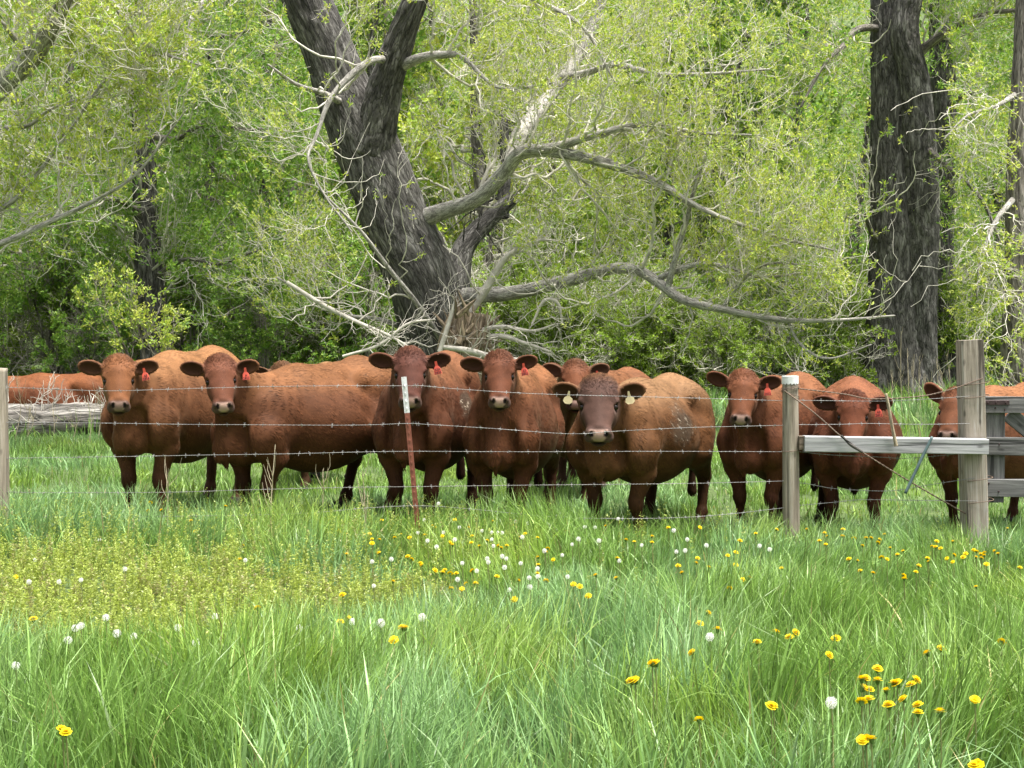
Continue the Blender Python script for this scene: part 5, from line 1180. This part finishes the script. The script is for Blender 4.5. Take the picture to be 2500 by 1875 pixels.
# ============================================================= log, root stump, dead branches, dry stalks
def log():
    P = np.array([pix(x, y, Y) for x, y, Y in ((-60, 1040, 19.6), (60, 1041, 19.6), (180, 1040, 19.6), (330, 1044, 19.9), (420, 1060, 20.4))]); P[:, 2] = np.array([gz(p[0], p[1])+0.16 for p in P])
    r = empty('fallen_log', tuple(P[0]-np.array([0, 0, 0.22]))); tag(r, 'fallen grey log with furrowed bark lying in front of the resting cow', 'log'); off = np.array(r.location)
    g = Geo(); trunk_geo(g, P, np.array([0.245, 0.25, 0.235, 0.21, 0.16]), 56, 0.10, 61, None, 0.10, 1.0, 0.04)
    for e_, nrm in ((0, -1), (1, 1)):
        V0 = g.V[0]; ring = V0[:56] if e_ == 0 else V0[-58:-2]; c = ring.mean(0); g.add(np.vstack([ring, c]), None, [[i, (i+1) % 56, 56] for i in range(56)], (1.4, 1.2, 0.9), np.vstack([ring, c]))
    g.build('trunk', BARK_LOG, r, True, off)
    rng = np.random.default_rng(8); P1, R1 = spawn(P[None], np.full((1, 5), 0.2), rng, 80, 0.0, 0.8, 0.65, (50, 95), 0.30, 0.3, 9, 0.04, 0.4, 0.5, 0.009); k = P1[:, -1, 2] > P1[:, 0, 2]
    P2, R2 = spawn(P1[k], R1[k], rng, 140, 0.2, 1, 0.30, (30, 70), 0.2, 0.35, 6, 0.6, 0.5, 0.5, 0.005)
    g = Geo()
    for a, b in ((P1[k], R1[k]), (P2, R2)): V, Q, U = tubes(a, b, 5); g.add(V, Q, None, None, U)
    g.build('dead_twigs', TWIG_BONE, r, True, off)
BARK_LOG = bark_mat('log_bark', (0.035, 0.032, 0.028), (0.20, 0.185, 0.165), (0.52, 0.50, 0.46), 0.5, 9.0, 1.0, 0.12)
TWIG_BONE = simple_mat('bleached_twig', (0.50, 0.47, 0.41), 0.8, noise=0.25, nsc=9.0, spec=0.3)
DEADWOOD = bark_mat('split_wood', (0.13, 0.095, 0.06), (0.34, 0.27, 0.19), (0.55, 0.47, 0.36), 0.5, 10.0, 0.9, 0.2)
log()
def root_stump():
    Y = 25.6; c = pix(1140, 850, Y); c[2] = gz(c[0], Y)
    r = empty('broken_stump', tuple(c)); tag(r, 'torn splintered stump at the foot of the leaning cottonwood', 'stump'); off = c.copy(); rng = np.random.default_rng(4)
    g = Geo(); top = pix(1150, 765, Y)[2]
    P = np.array([[c[0]-0.05, Y, c[2]-0.1], [c[0], Y, c[2]+(top-c[2])*0.5], [c[0]+0.08, Y, top]]); trunk_geo(g, P, np.array([0.60, 0.50, 0.36]), 40, 0.10, 71, (c[2], 0.4), 0.28, 1.0, 0.06)
    for k in range(46):                                   # splinters and torn roots
        a = rng.random()*2*PI; q = np.array([c[0]+0.42*np.cos(a)*rng.random(), Y-0.30+0.4*np.sin(a), top-rng.uniform(0.05, 0.7)]); d = unit(np.array([rng.normal(0.1, 0.5), -0.2+rng.normal(0, 0.3), rng.uniform(0.4, 1.3)])); L = rng.uniform(0.18, 0.55)
        w_ = rng.uniform(0.02, 0.07); PP = np.stack([q+d*L*t for t in (0, 0.4, 0.8, 1)]); V, Q, U = tubes(PP[None], np.array([[w_, w_*0.9, w_*0.5, 0.004]]), 5); g.add(V, Q, None, rng.uniform(0.7, 1.3), U)
    g.build('torn_wood', DEADWOOD, r, True, off)
    s_ = empty('field_stone', tuple(pix(1129, 813, Y-0.62))); tag(s_, 'pale rounded stone lodged in the torn stump', 'stone')
    nu, nv = 24, 14; aa = np.linspace(0, 2*PI, nu, endpoint=False); pp = np.linspace(0.001, PI-0.001, nv); X = np.stack([np.outer(np.sin(pp), np.cos(aa)), np.outer(np.sin(pp), np.sin(aa)), np.outer(np.cos(pp), np.ones(nu))], -1).reshape(-1, 3)
    X = X*(np.array([0.062, 0.06, 0.10]))*(1+0.12*fbm(X*1.5, 6, 2))[:, None]; ii = np.arange(nu*nv).reshape(nv, nu); nx = np.roll(ii, -1, 1)
    Geo().add(X, np.stack([ii[:-1], ii[1:], nx[1:], nx[:-1]], -1).reshape(-1, 4)).build('stone', simple_mat('pale_stone', (0.52, 0.46, 0.33), 0.8, noise=0.2, nsc=40), s_, True)
root_stump()
def dead_heap(name, label, stems, seed, n1, n2, l1, l2, off2, cat='dead branches', mat=None, up=0.05):
    rng = np.random.default_rng(seed); L = [limb(s_) for s_ in stems]; P0, R0 = limbs_padded(L)
    base = P0[0, 0].copy(); r = empty(name, tuple(base)); tag(r, label, cat)
    P1, R1 = spawn(P0, R0, rng, n1, 0.1, 1, l1, (20, 60), up, 0.22, 9, 0.55, 0.4, 0.6, 0.007); P2, R2 = spawn(P1, R1, rng, n2, 0.1, 1, l2, (25, 65), up, 0.3, 7, 0.6, 0.5, 0.6, 0.005)
    g = Geo(); [g.add(*(lambda t: (t[0], t[1], None, None, t[2]))(tubes(P, R, s_))) for P, R, s_ in ((P0, R0, 8),)]; g.build('main_limbs', mat or TWIG_BONE, r, True, base)
    g = Geo()
    for P, R, s_ in ((P1, R1, 5), (P2, R2, 3)): V, Q, U = tubes(P, R, s_); g.add(V, Q, None, None, U)
    g.build('twigs', mat or TWIG_BONE, r, True, base)
dead_heap('fallen_dead_branches', 'tangle of bleached dead branches spreading right from the torn stump', [
    [(1020, 735, 25.4, 14), (1080, 726, 25, 12), (1130, 740, 24.8, 9), (1190, 760, 24.6, 5)], [(1010, 722, 25.4, 12), (1080, 706, 25, 10), (1150, 715, 24.7, 7), (1200, 700, 24.5, 3)],
    [(960, 750, 25, 10), (1010, 757, 24.8, 14), (1060, 770, 24.6, 14), (1120, 778, 24.5, 10)], [(1000, 700, 25.6, 6), (1040, 640, 25.5, 20), (1070, 590, 25.4, 17), (1100, 550, 25.3, 12), (1160, 520, 25.2, 7), (1205, 520, 25.2, 3)],
    [(950, 760, 25, 12), (975, 680, 25, 9), (985, 640, 25, 4)], [(1150, 700, 24.8, 4), (1175, 650, 24.8, 8), (1205, 655, 24.8, 7), (1215, 700, 24.8, 4)]], 3, 70, 240, 0.9, 0.45, None)
dead_heap('fallen_dead_branches', 'long dead branch leaning down to the stump from the left', [
    [(620, 610, 25.4, 9), (700, 660, 25.3, 11), (770, 695, 25.2, 9), (840, 725, 25, 7), (900, 760, 25, 5)], [(740, 770, 25, 6), (820, 745, 25, 7), (880, 700, 25, 6), (940, 690, 25.2, 4)]], 6, 40, 150, 1.1, 0.5, None)
dead_heap('dead_snag', 'black dead limb tangle right of the leaning trunk', [
    [(985, 640, 29, 60), (1000, 540, 29.4, 48), (1050, 480, 29.8, 40), (1105, 430, 30, 30)], [(1085, 470, 30, 30), (1092, 340, 30.2, 24), (1085, 235, 30.4, 18)]], 9, 60, 260, 1.3, 0.7, None, 'dead tree', BARK_DARK, -0.05)
def dry_stalk(px, ytop, ybase, Y, seed, label):
    rng = np.random.default_rng(seed); a = pix(px+rng.uniform(-6, 6), ybase, Y); a[2] = gz(a[0], Y); b = pix(px, ytop, Y)
    P = catmull([a, a*0.5+b*0.5+rng.normal(0, 0.04, 3), b], 12)[None]; R = np.linspace(0.006, 0.0025, 12)[None]
    P1, R1 = spawn(P, R, rng, 7, 0.35, 1, 0.30, (20, 45), 0.35, 0.12, 6, 0.6, 0.5, 0.4, 0.0025)
    g = Geo()
    for p, r in ((P, R), (P1, R1)): V, Q, U = tubes(p, r, 4); g.add(V, Q, None, None, U)
    o = g.build('dry_stalk', STALK, None, True, a); o.location = tuple(a); tag(o, label, 'dry stalk', 'bare dry weed stalks: '+label)
STALK = simple_mat('dry_stalk', (0.47, 0.40, 0.27), 0.85, noise=0.2, nsc=12)
for k, (px, yt) in enumerate(((2200, 808), (2215, 850), (2232, 865), (2245, 870), (2275, 905), (2310, 865), (2290, 890), (2262, 915), (2180, 925), (2300, 910))): dry_stalk(px, yt, 1000, 26+0.25*k, 200+k, 'tall bare dry stalk in front of the massive two trunked cottonwood')
for k, (px, yt, Y) in enumerate(((75, 1000, 18.5), (58, 985, 18.3), (130, 1000, 18.6), (40, 930, 18.2), (215, 985, 18.5), (240, 965, 18.6), (170, 1040, 18.2))): dry_stalk(px, yt, 1100, Y, 230+k, 'dry pale stalk standing in front of the fallen log')
for k, (px, yt) in enumerate(((672, 1085), (885, 1150), (790, 1175), (410, 1175))): dry_stalk(px, yt, 1270, 10.3, 250+k, 'thin dry weed stalk by the wires below the left cows')
# young sapling above the first cow
sp1 = limb([(318, 860, 22, 9), (312, 780, 22, 8), (300, 700, 22, 6), (292, 660, 22, 3)]); sp2 = limb([(318, 860, 22, 7), (330, 790, 22, 6), (340, 740, 22, 3)]); sp3 = limb([(300, 850, 22, 8), (282, 780, 22, 6), (240, 690, 22, 4), (225, 660, 22, 2)])
b7 = q2(315, 860, 22); b7[2] = gz(b7[0], b7[1]); sp1[0][0, 2] = sp2[0][0, 2] = sp3[0][0, 2] = b7[2]
hero_tree('young_sapling', 'slender sapling with fresh yellow leaves behind the left end cow', 'sapling', b7, [sp1, sp2, sp3], [], 55, 22, 90, 240, 620, 0.7, 0.4, 0.2, YG, 0.055, bark=BARK_GREY, twig=TWIG_DK, t0=0.3)

# ============================================================= dandelions
PETAL = leafy_mat('dandelion_petal', 0.2, 0.6, spec=0.2); PUFF = leafy_mat('seed_puff', 0.5, 0.8, spec=0.1); STEM = leafy_mat('flower_stem', 0.2, 0.5)
def yellow_head(seed, r=0.0165):
    rng = np.random.default_rng(seed); g = Geo()
    for (k, rr, el_) in ((26, 1.0, 0.10), (24, 0.85, 0.45), (20, 0.62, 0.8), (14, 0.38, 1.1)):
        a = np.arange(k)*2*PI/k+rng.random(k)*0.2; L = r*rr*rng.uniform(0.85, 1.1, k); d = np.stack([np.cos(a)*np.cos(el_*0.8), np.sin(a)*np.cos(el_*0.8), np.full(k, math.sin(el_*0.8))], 1); s = np.stack([-np.sin(a), np.cos(a), a*0], 1)
        p0 = np.zeros((k, 3)); p0[:, 2] = 0.002*el_*3; L = L[:, None]; w_ = 0.0028
        V = np.stack([p0-s*w_*0.4, p0+s*w_*0.4, p0+d*L+s*w_, p0+d*L-s*w_], 1).reshape(-1, 3); g.add(V, np.arange(4*k).reshape(-1, 4), None, np.tile(np.array([0.86, 0.66, 0.012]), (4*k, 1)))
    V, Q, U = tubes(np.array([[(0, 0, -0.012), (0, 0, -0.004), (0, 0, 0.002)]]), np.array([[0.003, 0.007, 0.008]]), 8); g.add(V, Q, None, (0.10, 0.19, 0.04))
    return g.build('flower_head', PETAL)
def puff_head(seed, r=0.0148):
    rng = np.random.default_rng(seed); k = 95; z = 1-2*(np.arange(k)+0.5)/k; a = np.arange(k)*2.39996; q = np.sqrt(1-z*z); d = np.stack([q*np.cos(a), q*np.sin(a), z], 1)
    s = np.cross(d, rng.normal(0, 1, (k, 3))); s /= np.linalg.norm(s, axis=1, keepdims=True); t = np.cross(d, s); R = r*rng.uniform(0.9, 1.05, (k, 1)); g = Geo()
    V = np.stack([d*0.003-s*0.0003, d*0.003+s*0.0003, d*R+s*0.0003, d*R-s*0.0003], 1).reshape(-1, 3); g.add(V, np.arange(4*k).reshape(-1, 4), None, (0.80, 0.80, 0.76))
    for u, v in ((s, t), (t, s)):
        V = np.stack([d*R-u*0.0028, d*R*0.97-v*0.0009, d*R+u*0.0028, d*R*1.02+v*0.0009], 1).reshape(-1, 3); g.add(V, np.arange(4*k).reshape(-1, 4), None, (0.92, 0.92, 0.90))
    V, Q, U = tubes(np.array([[(0, 0, -0.004), (0, 0, 0.0), (0, 0, 0.004)]]), np.array([[0.002, 0.004, 0.002]]), 6); g.add(V, Q, None, (0.35, 0.30, 0.20))
    return g.build('seed_head', PUFF)
def stem_obj():
    P = catmull([(0, 0, 0), (0.006, 0.002, -0.15), (-0.004, 0.006, -0.30), (0.0, 0.0, -0.46)], 10); V, Q, U = tubes(P[None], np.full((1, 10), 0.0022), 5)
    return Geo().add(V, Q, None, (0.22, 0.24, 0.09)).build('stem', STEM)
C7Y = [(1650,125),(1870,150),(1884,157),(1465,170),(1500,185),(1574,187),(1597,184),(1608,207),(1607,224),(1640,208),(1705,200),(1733,186),(1770,200),(1837,190),(1912,193),(1945,222),(2040,193),(2025,157),(2130,130),(1050,233),(970,252),(1035,295),(1498,272),(1638,265),(1762,282),(1880,342),(1922,340),(1945,355),(1972,355),(2013,400),(2055,398),(1480,448),(1470,565),(1505,550),(1738,590),(1752,592),(1112,505),(268,1034),(285,1042),(975,64),(697,82),(650,48),(640,84),(825,127),(845,172),(135,138),(70,370),(145,553),(1702,643),(2190,235),(2105,212),(1950,420)]
C8Y = [(57,183),(110,200),(155,247),(145,262),(112,285),(178,295),(113,318),(110,355),(27,385),(147,387),(10,467),(455,290),(605,195),(605,220),(362,363),(450,375),(330,452),(718,322),(795,310),(850,328),(735,352),(966,318),(1350,180),(1430,165),(1477,203),(1530,202),(1552,202),(1588,208),(1515,235),(1634,245),(1665,274),(1690,258),(1597,286),(1620,293),(1815,238),(1830,240),(1835,216),(1852,247),(1905,217),(1880,290),(1905,305),(1950,285),(1960,270),(1995,253),(2025,270),(2040,277),(2005,285),(2085,257),(2100,270),(2050,315),(1795,290),(1800,303),(1910,275),(1505,343),(1560,353),(1695,378),(1745,348),(2005,413),(2140,160),(2195,330),(847,527),(812,573),(888,598),(1140,610),(1225,610),(1200,632),(1060,653),(1400,637),(780,697),(1370,708),(605,745),(620,743),(515,820),(532,818),(1580,768),(1510,812),(1530,808),(1520,853),(1545,858),(1510,910),(1543,900),(1617,862),(1650,828),(1665,830),(1726,837),(1745,815),(1628,925),(1692,898),(1755,925),(1755,958),(1850,955),(1118,928),(1130,926),(808,988),(1515,1075),(1530,1073),(1553,1073),(1998,1185),(2015,1183),(2000,900),(1795,700),(1855,680),(2115,650),(1580,818)]
C7W = [(1895,52),(1833,123),(1550,190),(1985,155),(2083,170),(2125,177),(2150,178),(2170,178),(2125,207),(2132,235),(1965,208),(1847,213),(2170,280),(2188,290),(2180,328),(2105,290),(2060,343),(1997,310),(1060,297),(1615,408),(1645,568),(1523,562),(1292,590),(848,653),(930,540),(770,588),(505,613),(457,545),(578,625),(295,642),(350,382),(150,297),(540,335),(325,590),(350,580),(125,390),(255,390),(430,208),(228,145),(135,155),(2110,305),(1825,543),(68,752)]
C8W = [(17,130),(67,138),(197,103),(315,153),(458,118),(699,168),(560,232),(710,260),(757,207),(748,255),(840,233),(1113,250),(1070,235),(37,310),(110,333),(75,373),(240,368),(287,205),(1380,912),(855,628)]
def zone(px, py, w_):
    a = 'fluffy white dandelion seed head ' if w_ else 'yellow dandelion '
    if not w_:
        if px > 2060 and 1620 < py < 1750: return a+'in the dense clump low on the right'
        if px > 1900 and py < 1450: return a+'in the drift below the rail and gatepost'
        if px < 700: return a+'thinly scattered in the left of the meadow'
        if py < 1420 and px < 1400: return a+'in the patch below the steel post'
        if py < 1450: return a+'thinly scattered below the bull'
        return a+'standing singly in the tall foreground grass'
    if px < 560 and py > 1400: return a+'at the near edge of the feathery weed patch'
    if px < 700: return a+'thinly scattered in the far left of the meadow'
    if px < 1420: return a+'in the patch below the steel post'
    return a+'in the short grass below the bull'
PY = [yellow_head(k) for k in range(3)]; PW = [puff_head(k) for k in range(2)]; ST = stem_obj(); rf = random.Random(5); firstuse = set()
def flower(px, py, w_):
    z = (0.42 if py > 1600 else 0.36 if py > 1480 else 0.28 if py > 1380 else 0.24)-(0.07 if px < 900 and py < 1600 else 0)+(0.02 if w_ else 0)
    Y = (CAM_H-z-0.0)*FPX/(py-HORIZON); Y = min(Y, 10.0); p = pix(px, py, Y)
    root = empty('dandelion_clock' if w_ else 'dandelion', tuple(p)); lb = zone(px, py, w_); tag(root, lb, 'dandelion', lb+' group')
    k = rf.randrange(2 if w_ else 3); src = (PW if w_ else PY)[k]
    def inst(o):
        if o.name in firstuse: o = o.copy(); COL.objects.link(o)
        firstuse.add(o.name); o.parent = root; return o
    h = inst(src); sc = rf.uniform(0.9, 1.2)*(1.0 if py < 1500 else 1.05); sc *= 0.85 if py < 1450 else 1.0; h.scale = (sc, sc, sc)
    h.rotation_euler = (rf.uniform(-0.1, 0.9) if not w_ else 0, rf.uniform(-0.4, 0.4), rf.random()*6.28) if not w_ else (0, 0, rf.random()*6.28)
    inst(ST)
for a, b in C7Y: flower(a*0.565, 1200+b*0.565, False)
for a, b in C8Y: flower(1250+a*0.565, 1200+b*0.565, False)
for k in range(48):
    qx, qy = (rf.gauss(1150, 220), rf.uniform(1265, 1440)) if k < 26 else (rf.uniform(1700, 2480), rf.uniform(1290, 1420))
    flower(min(max(qx, 720), 2490), qy, False)
for k in range(16): flower(rf.gauss(1180, 130), rf.uniform(1285, 1440), True)
for a, b in C7W: flower(a*0.565, 1200+b*0.565, True)
for a, b in C8W: flower(1250+a*0.565, 1200+b*0.565, True)
